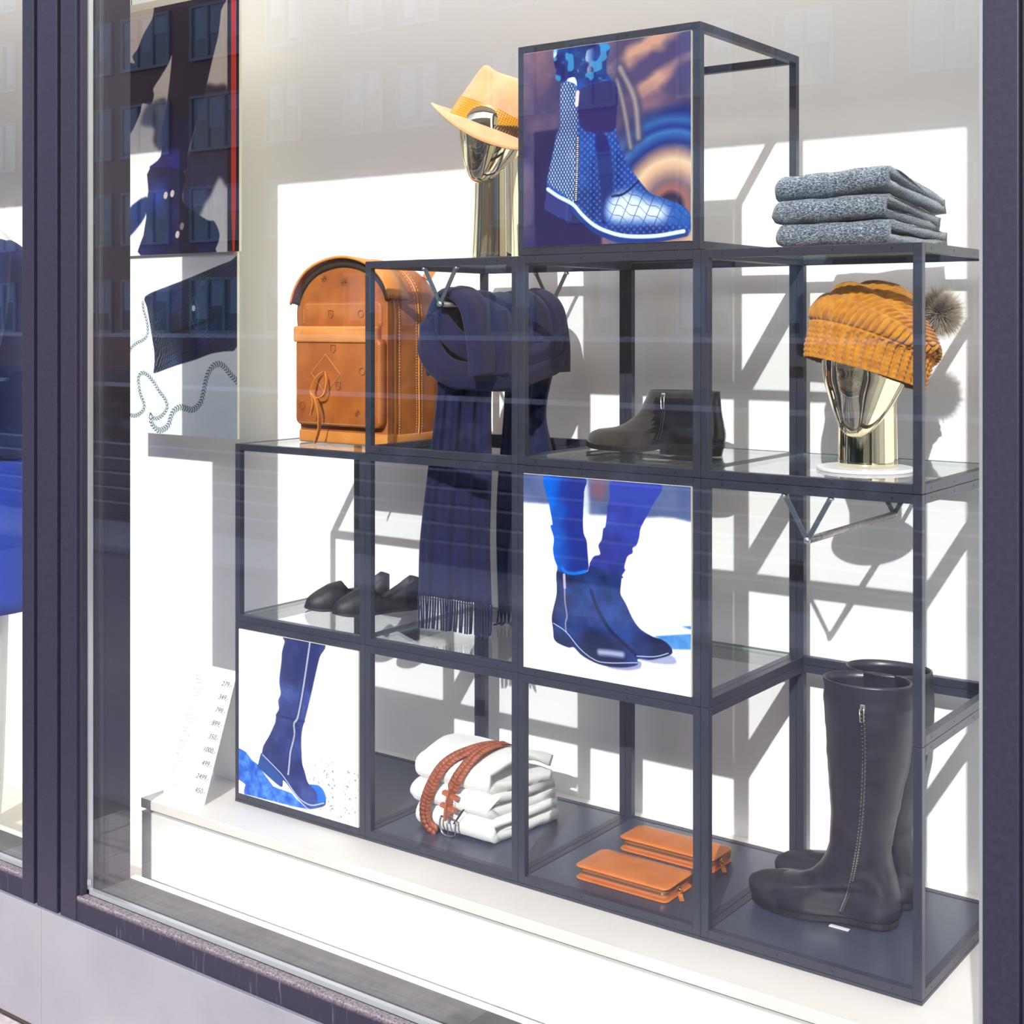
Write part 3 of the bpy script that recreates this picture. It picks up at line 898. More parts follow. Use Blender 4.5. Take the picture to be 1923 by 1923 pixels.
def art_bag():
    A = Art(620, 668, (246, 250, 251), 11)
    bg = A.poly(PT['b_bag'], 1, 3)
    A.put(np.clip((A.X - .3) * (0.75 - A.Y) * 3, 0, 1), (206, 222, 232), .5)
    A.put(bg, mixf((18, 22, 44), (36, 46, 92), np.clip(A.noise(4, 4) * 2.4 - .8, 0, 1)))
    c, s_ = math.cos(.38), math.sin(.38)
    U = A.X * c + A.Y * s_ * 1.08
    V = -A.X * s_ + A.Y * c * 1.08
    row = np.floor(V * 30)
    wide = np.clip(1 - np.abs(A.X - .58) * 4.2, 0, 1)
    fr = 95 - 62 * wide
    off = np.sin(row * 12.9898) * 3.1
    ph = U * 0.9 * fr + off + A.noise(10, 2) * 2.4
    vert = np.clip(1 - np.abs(((ph) % 1.0) - .5) * 7, 0, 1)
    hz = np.clip(1 - np.abs((V * 30) % 1.0 - .04) * 9, 0, 1)
    lit = np.clip(A.noise(7, 3) * 2.3 - .55, 0, 1)
    A.put(vert * bg * (1 - hz) * lit, (168, 204, 214), .85)
    A.put(hz * bg, (10, 12, 26), .6)
    A.line(PT['b_flap'], .016, (10, 12, 24), .9)
    A.line(PT['b_clasp'], .010, (84, 110, 124), .8)
    A.line(PT['b_dot'], .028, (236, 240, 240), 1)
    for k, w in (('b_chain1', .024), ('b_chain2', .034), ('b_chain3', .02)):
        pts = [tuple(p) for p in catmull(PT[k], 6)]
        d, al = A.dist(pts)
        m = np.clip((w / 2 - d) / .004 + .5, 0, 1)
        link_ = 0.5 + 0.5 * np.sin(al / .019 * 2 * np.pi + d / w * 9)
        A.put(m, mixf((70, 84, 94), (222, 232, 234), np.clip(link_ * 1.5 - .2, 0, 1)), .9)
    return A.image('print_bag')

def art_legs():
    A = Art(520, 668, (226, 214, 204), 13)
    n = A.noise(4, 4)
    A.a[:] = mixf((244, 242, 240), (214, 196, 184), np.clip(A.Y * 1.6 - .5 + (n - .5) * .4, 0, 1))
    A.put(A.poly(PT['g_fur'], 5, 4), mixf((40, 40, 62), (96, 86, 100), np.clip(A.noise(16, 3) * 2 - .5, 0, 1)), .9)
    A.put(A.poly(PT['g_shadow'], 5, 4), mixf((52, 42, 62), (56, 62, 120), np.clip(1.0 - A.Y * 1.9 + (A.noise(18, 3) - .5), 0, 1)), .95)
    A.put(A.poly(PT['g_clump'], 2, 3), (24, 38, 92))
    pn = A.poly(PT['g_pants'], 1, 4)
    A.put(pn, mixf((28, 28, 110), (24, 16, 50), np.clip(A.Y * 2.2 - .35 + (A.noise(8, 4) - .5), 0, 1)))
    bt = A.poly(PT['g_boot'], 1, 3)
    A.put(bt, mixf((14, 18, 54), (34, 44, 120), np.clip(A.noise(8, 4) * 2.2 - .8, 0, 1)))
    for p in PT['g_but']:
        A.line([p, (p[0] + .004, p[1] + .006)], .03, (196, 176, 172), 1)
    A.put(A.poly(PT['g_strip'], 1), (34, 14, 28))
    return A.image('print_legs')

def board(name, label, cat, x0, x1, z0, z1, y, thick, img, edge=(232, 228, 208)):
    """A stiff board with a print on its front face."""
    b = thing(name, label, cat, ((x0 + x1) / 2, y + thick / 2, z0))
    m = bpy.data.materials.new(img.name)
    m.use_nodes = True
    nt = m.node_tree
    P = nt.nodes['Principled BSDF']
    P.inputs['Roughness'].default_value = 0.45
    P.inputs['Specular IOR Level'].default_value = 0.25
    t = nt.nodes.new('ShaderNodeTexImage')
    t.image = img
    t.extension = 'EXTEND'
    nt.links.new(t.outputs['Color'], P.inputs['Base Color'])
    me = box((x0, y + 0.0004, z0), (x1, y + thick, z1), 0.0003)
    link('backing_board', me, mat('board_edge', srgb(*edge), 0.7), b, world=True)
    me = pyd([(x0 + .0004, y, z0 + .0004), (x1 - .0004, y, z0 + .0004), (x1 - .0004, y, z1 - .0004), (x0 + .0004, y, z1 - .0004)], [(0, 1, 2, 3)])
    uv = me.uv_layers.new()
    for i, c in enumerate(((0, 0), (1, 0), (1, 1), (0, 1))):
        uv.data[i].uv = c
    link('print', me, m, b, world=True)
    return b

board('poster', 'large print of a snake leather ankle boot in the topmost cube', 'poster', .8056, 1.1688, 1.2156, 1.5846, -.003, .006, art_snake_boot())
board('poster', 'print of two legs in blue jeans and ankle boots on white', 'poster', .8056, 1.1688, .4156, .7846, -.003, .006, art_jeans_boots())
board('poster', 'print of one tall zipped boot on white, bottom left cube', 'poster', .0156, .3790, .0156, .3846, -.003, .006, art_tall_boot())
# the two boards hung in front of the back wall at the left
def hung_board(label, x0, x1, z0, z1, y, thick, img, zprint):
    b = board('hanging_board', label, 'poster', x0, x1, z0, z1, y, thick, img, (238, 230, 204))
    # the print fills z0..zprint only; the board goes on above it
    me = [c for c in b.children if c.name.startswith('print')][0].data
    for v in me.vertices:
        if v.co.z > (z0 + z1) / 2:
            v.co.z = zprint
    for x in (x0 + .06, x1 - .06):
        link('hanging_wire', tube([(x, y + thick / 2, z1), (x, y + thick / 2, 2.48)], .0012, 5), M_steel, b, world=True)
    return b
hung_board('white hanging board printed with a dark crocodile bag and silver chain', -.848, -.355, .768, 1.95, .330, .009, art_bag(), 1.30)
hung_board('hanging board printed with dark trousers and a buttoned navy boot', -.848, -.3326, 1.256, 1.95, .3165, .009, art_legs(), 1.93)
# red pennant hanging in front of that board
pv = [(-.358, .311, 2.48), (-.338, .311, 2.48), (-.341, .311, 1.36), (-.3455, .311, 1.262), (-.3485, .311, 1.246), (-.3515, .311, 1.262), (-.356, .311, 1.36)]
V = [(x, y, z) for x, y, z in pv] + [(x, y + .002, z) for x, y, z in pv]
n = len(pv)
F = [tuple(range(n - 1, -1, -1)), tuple(range(n, 2 * n))] + [(i, (i + 1) % n, n + (i + 1) % n, n + i) for i in range(n)]
tag(link('pennant', fix(pyd(V, F)), mat('red_plastic', srgb(232, 58, 44), 0.35)), 'long narrow red pennant with a pointed tip beside the trouser print', 'pennant')
# ---------------------------------------------------------------- hanging rods on V brackets
M_zinc = mat('zinc_plated_steel', srgb(122, 132, 140), 0.35, metal=0.75)
M_bolt = mat('bright_bolt', srgb(190, 202, 210), 0.25, metal=0.9)
M_rod = mat('brushed_rod', srgb(176, 170, 168), 0.32, metal=0.8, vary=(90, srgb(140, 134, 134), 0.4, 0.7))
def v_rod(label, xc, ztop):
    zt = ztop - 0.0755
    r = thing('hanging_rod', label, 'rod', (xc, 0.2, zt))
    link('rod', tube([(xc, 0.014, zt), (xc, 0.390, zt)], 0.0062, 14), M_rod, r, True, world=True)
    for y in (0.0065, 0.3955):
        V = []
        for s in (-1, 1):
            a, b = Vector((xc, y, zt)), Vector((xc + s * 0.042, y, ztop - 0.0006))
            d = (b - a).normalized()
            p = Vector((d.z, 0, -d.x)) * 0.0042
            e = Vector((0, 0.0014, 0))
            pts = [a - p - d * .004, a + p - d * .004, b + p, b - p]
            V.append(([q - e for q in pts] + [q + e for q in pts], [(3, 2, 1, 0), (4, 5, 6, 7), (0, 1, 5, 4), (1, 2, 6, 5), (2, 3, 7, 6), (3, 0, 4, 7)]))
        br = link('bracket', fix(pyd(*merge_vf(V))), M_zinc, r, world=True)
        bl = []
        for x, z, n in ((xc, zt, 0.0056), (xc - .042, ztop - .004, .0035), (xc + .042, ztop - .004, .0035)):
            bl.append(tube_vf([(x, y - 0.0045, z), (x, y + .0045, z)], n, 12))
        link('bolt', fix(pyd(*merge_vf(bl))), M_bolt, br, True, world=True)
    return r
v_rod('steel rod on V brackets carrying the navy scarf', 0.5930, 1.185)
v_rod('bare steel rod on V brackets below the beanie shelf', 1.3832, 0.785)

# ---------------------------------------------------------------- two polished gold display heads
M_gold = mat('polished_gold', (0.93, 0.83, 0.58, 1), 0.03, metal=1.0)
M_white = mat('white_acrylic', srgb(244, 246, 248), 0.3)
def interp_rows(rows, n):
    rows = [np.array(r, float) for r in rows]
    return catmull(rows, n)
def gold_head(name, label, loc, rotz, neck_h, disc=0.0):
    """Abstract head facing local -y; neck_h = height of the chin above the foot."""
    h = thing(name, label, 'bust', loc, rotz)
    N = 48
    rows = [  # z above chin, centre y, rx, ry
        (-0.004, -0.052, 0.006, 0.007), (0.001, -0.051, 0.018, 0.020), (0.013, -0.043, 0.030, 0.036), (0.036, -0.026, 0.044, 0.058),
        (0.064, -0.010, 0.0575, 0.077), (0.098, 0.004, 0.0705, 0.0925), (0.135, 0.012, 0.075, 0.0975), (0.158, 0.014, 0.070, 0.088),
        (0.178, 0.014, 0.056, 0.070), (0.190, 0.014, 0.036, 0.045), (0.195, 0.014, 0.010, 0.012)]
    rings = []
    for z, cy, rx, ry in interp_rows(rows, 6):
        ring = []
        for k in range(N):
            t = 2 * math.pi * k / N
            x, y = rx * math.sin(t), -ry * math.cos(t)
            fr = max(0.0, math.cos(t))
            # soft nose ridge and brow, hollows at the eyes
            nose = math.exp(-((z - 0.072) / 0.024) ** 2) * math.exp(-(x / 0.011) ** 2) * 0.0035
            brow = math.exp(-((z - 0.118) / 0.016) ** 2) * math.exp(-(x / 0.040) ** 2) * 0.0015
            eye = math.exp(-((z - 0.098) / 0.014) ** 2) * (math.exp(-((abs(x) - 0.026) / 0.014) ** 2)) * 0.0018
            y -= (nose + brow - eye) * fr
            ring.append((x, y + cy, neck_h + z))
        rings.append(ring)
    link('head', fix(pyd(*loft(rings))), M_gold, h, True)
    z0 = disc
    nk = []
    top = neck_h + 0.075
    for i in range(25):
        t = i / 24
        z = z0 + (top - z0) * t
        flare = 1 + (0.16 if neck_h > .12 else .03) * (1 - t) ** 1.5
        e = 1.0 if i not in (0,) else 0.985
        nk.append([(0.0495 * flare * e * math.sin(2 * math.pi * k / N), 0.016 - 0.056 * flare * e * math.cos(2 * math.pi * k / N), z) for k in range(N)])
    link('neck', fix(pyd(*loft(nk))), M_gold, h, True)
    if disc:
        link('foot_disc', lathe([(0.082, 0), (0.083, 0.001), (0.083, disc - .001), (0.082, disc)], 64), M_white, h, False)
    return h
gold_head('display_bust', 'polished gold head on a white disc wearing the mustard beanie', (1.417, 0.170, 0.8149), 0.10, 0.064, 0.006)
gold_head('display_bust', 'polished gold head with a long neck wearing the felt hat', (0.592, 0.190, 1.2000), 0.02, 0.166)

# ---------------------------------------------------------------- felt hat
def felt_hat():
    hat = thing('felt_hat', 'peach felt trilby with a yellow patterned band on the gold head', 'hat', (0.592, 0.19, 1.475))
    rt = Vector((0.805, 0.593, 0))
    fw = Vector((-0.593, 0.805, 0))
    a = math.radians(21)
    e1 = (rt * math.cos(a) - Vector((0, 0, 1)) * math.sin(a)).normalized()
    b = math.radians(5)
    n0 = (Vector((0, 0, 1)) * math.cos(a) + rt * math.sin(a)).normalized()
    e2 = (fw * math.cos(b) + n0 * math.sin(b)).normalized()
    n = e1.cross(e2).normalized()
    if n.z < 0:
        n = -n
    O = Vector((-0.006, -0.002, 0.002))
    def P(x, y, z):
        return O + e1 * x + e2 * y + n * z
    M_felt = mat('peach_felt', srgb(224, 168, 122), 0.95, vary=(30, srgb(214, 156, 112), 0.4, 0.65), bump=(420, 0.25), sheen=0.4)
    N = 72
    # crown, inside skin comes from a solidify
    rows = [(0.000, 0.0965, 0.080, 0.000), (0.020, 0.0945, 0.0785, 0.001), (0.045, 0.0905, 0.0745, 0.003), (0.070, 0.0850, 0.0675, 0.006),
            (0.092, 0.0790, 0.0565, 0.008), (0.104, 0.0720, 0.0460, 0.009), (0.1085, 0.0610, 0.0340, 0.010), (0.106, 0.048, 0.022, 0.011), (0.100, 0.028, 0.010, 0.012), (0.098, 0.004, 0.002, 0.012)]
    rings = []
    for z, rx, ry, cx in interp_rows(rows, 4):
        ring = []
        for k in range(N):
            t = 2 * math.pi * k / N
            x, y = rx * math.cos(t), ry * math.sin(t)
            top = min(1, max(0, (z - 0.05) / 0.05))
            # pinches at the front sides (front = -x), dent along the crown, crown rises towards the back
            pin = 0.010 * top * math.exp(-((x + 0.048) / 0.022) ** 2) * (1 if abs(math.sin(t)) > .2 else .3)
            y *= (1 - pin / max(ry, .012))
            zz = z + top * (0.010 + 0.11 * max(-0.05, x) * 0.28) + top * 0.010 * math.exp(-((x + 0.074) / 0.02) ** 2)
            ring.append(P(cx + x, y, zz))
        rings.append(ring)
    cr = link('crown', fix(pyd(*loft(rings, False, True))), M_felt, hat, True)
    # brim
    br = []
    for j in range(13):
        s = j / 12
        ring = []
        for k in range(N):
            t = 2 * math.pi * k / N
            rx, ry = 0.096 + (0.038 + 0.006 * max(0, -math.cos(t))) * s, 0.0795 + 0.043 * s
            ends = max(0, -math.cos(t)) ** 2
            near = max(0, -math.sin(t)) ** 2
            far = max(0, math.sin(t)) ** 2
            back = max(0, math.cos(t)) ** 3
            z = s ** 1.6 * (0.004 * ends + 0.012 * back - 0.030 * near + 0.020 * far) + 0.012 * max(0, s - .6) ** 1.2 * ends
            rr = 1.0
            ring.append(P(rx * math.cos(t) * rr, ry * math.sin(t) * rr, z))
        br.append(ring)
    bo = link('brim', fix(pyd(*loft(br, False, False))), M_felt, hat, True)
    md = bo.modifiers.new('thickness', 'SOLIDIFY')
    md.thickness = 0.0028
    md.offset = -1
    link('brim_edge', tube([br[-1][k % N] for k in range(N + 1)], 0.0019, 8), M_felt, hat, True)
    # ribbon with a woven honeycomb pattern
    m = bpy.data.materials.new('honeycomb_ribbon')
    m.use_nodes = True
    nt = m.node_tree
    Pn = nt.nodes['Principled BSDF']
    Pn.inputs['Roughness'].default_value = 0.38
    tc = nt.nodes.new('ShaderNodeTexCoord')
    mp = nt.nodes.new('ShaderNodeMapping')
    mp.inputs['Scale'].default_value = (104, 9, 1)
    vo = nt.nodes.new('ShaderNodeTexVoronoi')
    vo.feature = 'DISTANCE_TO_EDGE'
    vo.voronoi_dimensions = '2D'
    vo.inputs['Scale'].default_value = 1.0
    vo.inputs['Randomness'].default_value = 0.12
    nt.links.new(tc.outputs['UV'], mp.inputs[0])
    nt.links.new(mp.outputs[0], vo.inputs['Vector'])
    r = nt.nodes.new('ShaderNodeValToRGB')
    r.color_ramp.elements[0].position = 0.06
    r.color_ramp.elements[1].position = 0.12
    r.color_ramp.elements[0].color = srgb(120, 72, 20)
    r.color_ramp.elements[1].color = srgb(236, 164, 34)
    nt.links.new(vo.outputs['Distance'], r.inputs[0])
    nt.links.new(r.outputs[0], Pn.inputs['Base Color'])
    Nb = 96
    V, F, U = [], [], []
    for j in range(5):
        for k in range(Nb):
            t = 2 * math.pi * k / Nb
            s = j / 4
            hgt = 0.043 if math.cos(t) < 0 else 0.043 - 0.014 * math.cos(t)
            z = 0.0015 + hgt * s
            rx = np.interp(z, [0, .02, .045], [.0965, .0945, .0905]) + 0.0016
            ry = np.interp(z, [0, .02, .045], [.080, .0785, .0745]) + 0.0016
            cx = np.interp(z, [0, .02, .045], [0, .001, .003])
            V.append(P(cx + rx * math.cos(t), ry * math.sin(t), z))
            U.append((k / Nb, s))
    for j in range(4):
        for k in range(Nb):
            F.append((j * Nb + k, j * Nb + (k + 1) % Nb, (j + 1) * Nb + (k + 1) % Nb, (j + 1) * Nb + k))
    me = pyd(V, F)
    uv = me.uv_layers.new()
    for p in me.polygons:
        ks = [me.loops[l].vertex_index % Nb for l in p.loop_indices]
        wrap = max(ks) - min(ks) > Nb / 2
        for l in p.loop_indices:
            vi = me.loops[l].vertex_index
            u = U[vi][0] + (1.0 if wrap and U[vi][0] < 0.5 else 0)
            uv.data[l].uv = (u, U[vi][1])
    rb = link('ribbon', me, m, hat, True, label='yellow ribbon woven with a small honeycomb pattern')
    # striped tie end and felt button over the ribbon
    sv = []
    for q in range(14):
        t0 = -1.62 + q * 0.062
        w = 0.006 + 0.016 * min(1, q / 8)
        pts = []
        for tt, z in ((t0, .003), (t0 + .034, .003), (t0 + .075, .003 + w), (t0 + .041, .003 + w)):
            rx, ry = .0985, .0818
            pts.append(P(rx * math.cos(tt), ry * math.sin(tt), z))
        off = (pts[0] - O).normalized() * 0.0012
        sv.append(([p + off for p in pts] + pts, [(0, 1, 2, 3), (7, 6, 5, 4), (0, 4, 5, 1), (1, 5, 6, 2), (2, 6, 7, 3), (3, 7, 4, 0)]))
    link('striped_tie', fix(pyd(*merge_vf(sv))), mat('dark_stripe_silk', srgb(62, 42, 40), 0.5), rb)
    cp = P(.0985 * math.cos(-.62), .0818 * math.sin(-.62), .004)
    bv, bf = [], []
    rr = []
    for i in range(9):
        p = math.pi * i / 8
        rr.append([cp + Vector((math.sin(p) * math.cos(2 * math.pi * k / 16), math.sin(p) * math.sin(2 * math.pi * k / 16), math.cos(p))) * 0.0095 for k in range(16)])
    link('felt_button', fix(pyd(*loft(rr, False, False))), M_felt, rb, True)
    return hat
felt_hat()

# ---------------------------------------------------------------- chunky knit beanie with a fur pompom
def beanie():
    cx, cy = 1.417, 0.170
    bn = thing('knit_beanie', 'mustard chunky knit beanie with a grey fur pompom', 'beanie', (cx, cy, 0.96))
    M_knit = mat('mustard_wool', srgb(204, 138, 26), 0.92, vary=(70, srgb(176, 108, 14), 0.38, 0.68), bump=(900, 0.4), sheen=0.5)
    sd = Vector((0.74, 0.67, 0)).normalized()          # slouch direction, back right
    sx = Vector((0.67, -0.74, 0)).normalized()
    rows = [  # along slouch, z, lean(deg), r across, r along
        (-0.002, 0.984, 17, 0.0885, 0.1010), (0.002, 1.004, 17, 0.0915, 0.1035), (0.008, 1.024, 17, 0.0925, 0.1045), (0.013, 1.040, 18, 0.0960, 0.1060),
        (0.019, 1.052, 22, 0.1010, 0.1090), (0.030, 1.064, 30, 0.1020, 0.1070), (0.047, 1.068, 42, 0.0990, 0.0960), (0.066, 1.066, 55, 0.0900, 0.0820),
        (0.084, 1.062, 66, 0.0740, 0.0690), (0.097, 1.060, 74, 0.0520, 0.0480), (0.104, 1.059, 80, 0.0240, 0.0220), (0.106, 1.059, 80, 0.004, 0.004)]
    fine = interp_rows(rows, 18)
    M = len(fine)
    N = 480
    V = np.zeros((M, N, 3))
    # arc length along the profile for even stitches
    for i, (a, z, ln, ra, rb) in enumerate(fine):
        L = math.radians(ln)
        ax = np.array(sd * math.cos(L) - Vector((0, 0, 1)) * math.sin(L))
        bx = np.array(sx)
        c = np.array((cx, cy, z)) + np.array(sd) * a
        t = 2 * np.pi * np.arange(N) / N
        V[i] = c + np.outer(np.cos(t) * rb, ax) + np.outer(np.sin(t) * ra, bx)
    du = np.roll(V, -1, 1) - np.roll(V, 1, 1)
    dv = np.gradient(V, axis=0)
    nrm = np.cross(du, dv)
    nrm /= np.linalg.norm(nrm, axis=2, keepdims=True) + 1e-9
    cen = V.mean(axis=1, keepdims=True)
    if ((V - cen) * nrm).sum() < 0:
        nrm = -nrm
    s = np.arange(M) / (M - 1)
    sl = np.concatenate([[0], np.cumsum(np.linalg.norm(np.diff(V[:, 0], axis=0), axis=1))])
    th = np.arange(N) / N
    T_, S_ = np.meshgrid(th, sl)
    band = np.clip((0.058 - S_) / 0.004, 0, 1)
    # rib: columns of V stitches, every second column sunk
    NC = 84
    col = T_ * NC
    fc = col % 1.0
    rib = (np.floor(col) % 2 < 1) * 1.0
    vst = np.abs(np.sin(np.pi * (S_ / 0.0085 + np.abs(fc - .5) * 1.1)))
    dr = 0.0085 * (0.22 + 0.78 * rib) * np.sqrt(np.abs(np.sin(np.pi * fc))) * (0.6 + 0.4 * vst)
    # body: rows of rounded garter bumps, offset row by row
    RH = 0.0098
    rowi = np.floor(S_ / RH)
    fr = (S_ / RH) % 1.0
    nb = 56
    ph = T_ * nb + 0.5 * (rowi % 2) + fr * 0.45
    bump = np.abs(np.sin(np.pi * fr)) ** .7 * (0.12 + 0.88 * np.abs(np.sin(np.pi * ph)) ** .8)
    db = 0.0095 * bump
    wob = 0.004 * np.sin(T_ * 2 * np.pi * 3 + S_ * 60) * (1 - band)
    fade = np.clip((sl[-1] - S_) / 0.02, 0, 1)
    V = V + nrm * ((dr * band + db * (1 - band) + wob) * fade)[..., None]
    idx = np.arange(M * N).reshape(M, N)
    F = np.stack([idx[:-1], np.roll(idx, -1, 1)[:-1], np.roll(idx, -1, 1)[1:], idx[1:]], -1).reshape(-1, 4)
    me = pyd(V.reshape(-1, 3).tolist(), F.tolist())
    o = link('knit_cap', fix(me), M_knit, bn, True, world=True)
    # inside of the turned brim
    inner = []
    for a, z, ln, ra, rb in ((-0.002, 0.984, 17, 0.0875, 0.1), (0.0, .995, 17, 0.084, 0.096), (0.006, 1.02, 17, .08, .098)):
        L = math.radians(ln)
        ax = sd * math.cos(L) - Vector((0, 0, 1)) * math.sin(L)
        c = Vector((cx, cy, z)) + sd * a
        inner.append([c + ax * (rb * math.cos(2 * math.pi * k / 48)) + sx * (ra * math.sin(2 * math.pi * k / 48)) for k in range(48)])
    link('brim_lining', fix(pyd(*loft(inner, False, False))), M_knit, bn, True, world=True)
    # gathered knot of yarn on the crown
    kn = []
    for q in range(5):
        c = Vector((1.428 + .010 * q, .186 + .006 * (q % 2), 1.131 - .0015 * q))
        pts = [c + Vector((math.cos(t) * .008, math.sin(t) * .008, .003 * math.sin(2 * t))) for t in np.linspace(0, 6.0, 12)]
        kn.append(tube_vf(pts, .0038, 6))
    link('yarn_knot', fix(pyd(*merge_vf(kn))), mat('brown_mustard_wool', srgb(120, 78, 18), .95), bn, True, world=True)
    # pompom: thousands of tapering hairs
    rng = np.random.default_rng(4)
    pc = np.array((1.536, 0.205, 1.088))
    nH = 9000
    d = rng.normal(size=(nH, 3))
    d /= np.linalg.norm(d, axis=1, keepdims=True)
    ln = rng.uniform(0.030, 0.047, nH)
    side = np.cross(d, rng.normal(size=(nH, 3)))
    side /= np.linalg.norm(side, axis=1, keepdims=True)
    w = rng.uniform(.0003, .00065, nH)[:, None]
    bend = rng.normal(size=(nH, 3)) * 0.006
    p0 = pc + d * 0.010
    p1 = pc + d * (ln[:, None] * .62) + bend * .35
    p2 = pc + d * ln[:, None] + bend
    HV = np.stack([p0 - side * w, p0 + side * w, p1 - side * w * .8, p1 + side * w * .8, p2], 1).reshape(-1, 3)
    k = np.arange(nH) * 5
    F = [(a, a + 1, a + 3, a + 2) for a in k] + [(a + 2, a + 3, a + 4) for a in k]
    me = pyd(HV.tolist(), F)
    at = me.color_attributes.new('tint', 'FLOAT_COLOR', 'POINT')
    base = np.array(srgb(92, 78, 62)[:3]); tip = np.array(srgb(222, 212, 196)[:3]); mid = np.array(srgb(150, 134, 112)[:3])
    v = rng.uniform(.7, 1.2, nH)[:, None]
    cols = np.ones((nH, 5, 4))
    cols[:, 0, :3] = cols[:, 1, :3] = base * v
    cols[:, 2, :3] = cols[:, 3, :3] = mid * v
    cols[:, 4, :3] = tip * v
    at.data.foreach_set('color', cols.ravel())
    m = bpy.data.materials.new('grey_brown_fur')
    m.use_nodes = True
    an = m.node_tree.nodes.new('ShaderNodeAttribute')
    an.attribute_name = 'tint'
    m.node_tree.links.new(an.outputs['Color'], m.node_tree.nodes['Principled BSDF'].inputs['Base Color'])
    m.node_tree.nodes['Principled BSDF'].inputs['Roughness'].default_value = 0.7
    pp = link('fur_pompom', lathe([(0.001, -.02), (.014, -.014), (.02, 0), (.014, .014), (.001, .02)], 16, tuple(pc)), mat('fur_core', srgb(110, 96, 78), .9), bn, True, world=True, label='round grey brown fur pompom')
    link('fur_hairs', me, m, pp, world=True, stuff=True)
    return bn
beanie()
# ---------------------------------------------------------------- folded knitwear
def nz(x, y, z, s=1.0):
    return mnoise.noise(Vector((x * s, y * s, z * s)))

def folded(name, label, cat, group, x0, x1, y0, y1, zf, zb, tf, tb, t, m, seed, skew=0.0, rise=0.0, xb1=None, bulge=0.0, crush=1.0):
    """One garment folded over: a thick cloth bent round a nose at the front (y0), its open end at x1.
    zf, zb: underside height at front and back; tf, tb: thickness there; t: cloth thickness."""
    NS, NX = 15, 44
    R = tf / 2
    rings = []
    def centre(u, tfx):
        # u 0..1 : back of lower leaf -> nose -> back of upper leaf
        Rn = tfx / 2 - t / 2
        yl = y0 + tfx / 2
        if u < 0.4:
            k = u / 0.4
            y = y1 + (yl - y1) * k
            z = zb + t / 2 + (zf - zb) * k
            return y, z
        if u < 0.6:
            a = -math.pi / 2 - (u - 0.4) / 0.2 * math.pi
            return yl + Rn * math.cos(a) * 1.0, zf + tfx / 2 + Rn * math.sin(a)
        k = (u - 0.6) / 0.4
        y = yl + (y1 - yl) * k
        zt_f, zt_b = zf + tfx - t / 2, zb + tb - t / 2
        e = k ** 0.85
        return y, zt_f + (zt_b - zt_f) * e + bulge * math.sin(math.pi * k) ** 1.0
    for i in range(NX):
        s = i / (NX - 1)
        x = x0 + (x1 - x0) * s
        # left end rounds off
        e = min(1.0, s / 0.10)
        end = math.sqrt(max(0.0, 1 - (1 - e) ** 2))
        ring_o, ring_i = [], []
        us = [q / 40 for q in range(41)]
        for u in us:
            y, z = centre(u, tf)
            ya, za = centre(max(0, u - .004), tf)
            yb, zb_ = centre(min(1, u + .004), tf)
            dy, dz = yb - ya, zb_ - za
            L = math.hypot(dy, dz) + 1e-9
            ny, nz_ = -dz / L, dy / L          # points to the outside of the bend
            # outside of the nose is -y; lower leaf outside is -z
            for lst, sg in ((ring_o, 1), (ring_i, -1)):
                th = t / 2 * sg
                yy, zz = y - ny * th * -1, z - nz_ * th * -1
                mid = (zf + zb) / 2 + (tf + tb) / 4
                zz = mid + (zz - mid) * (0.35 + 0.65 * end)
                yy = yy + (1 - end) * 0.018 * (1 if u > 0.3 and u < .7 else -0.2)
                w = (nz(x * 1.3 + seed, yy, zz, 16) * 0.0032 + nz(x + seed * 3, yy, zz, 42) * 0.0012) * crush
                k = max(0.0, min(1.0, (yy - y0) / (y1 - y0)))
                xx = x + skew * k * s + (0 if xb1 is None else (xb1 - x1) * k * s) + (nz(seed, yy * 1.5, zz, 20) * 0.006 if s > .97 or s < .03 else 0)
                lst.append((xx, yy - ny * w * -1, zz + w + rise * s))
        rings.append(ring_o + ring_i[::-1])
    return link_folded(name, label, cat, group, rings, m, (x0 + x1) / 2, (y0 + y1) / 2, zf)

def link_folded(name, label, cat, group, rings, m, cx, cy, z):
    me = fix(pyd(*loft(rings)))
    o = link(name, me, m, None, True)
    tag(o, label, cat, group)
    return o

# grey jumpers
def melange():
    m = mat('grey_melange_knit', srgb(104, 112, 124), 0.95, bump=(520, 0.6, 2, 0.003), sheen=0.3)
    nt = m.node_tree
    P = nt.nodes['Principled BSDF']
    tc = nt.nodes.new('ShaderNodeTexCoord')
    mp = nt.nodes.new('ShaderNodeMapping')
    mp.inputs['Scale'].default_value = (260, 700, 700)
    n = nt.nodes.new('ShaderNodeTexNoise')
    n.inputs['Scale'].default_value = 1.0
    n.inputs['Detail'].default_value = 1.5
    nt.links.new(tc.outputs['Object'], mp.inputs[0])
    nt.links.new(mp.outputs[0], n.inputs['Vector'])
    r = nt.nodes.new('ShaderNodeValToRGB')
    el = r.color_ramp.elements
    el[0].position, el[0].color = 0.36, srgb(44, 50, 62)
    el[1].position, el[1].color = 0.66, srgb(176, 190, 200)
    e = el.new(0.5)
    e.color = srgb(98, 108, 122)
    nt.links.new(n.outputs['Fac'], r.inputs[0])
    nt.links.new(r.outputs[0], P.inputs['Base Color'])
    return m
M_mel = melange()
gj = 'folded grey jumpers on the right top shelf'
folded('folded_jumper', 'folded grey melange jumper at the bottom of the three on the top shelf', 'jumper', gj, 1.306, 1.512, 0.030, 0.285, 1.2003, 1.2003, 0.040, 0.030, 0.0150, M_mel, 1.3, 0.012, 0.0004)
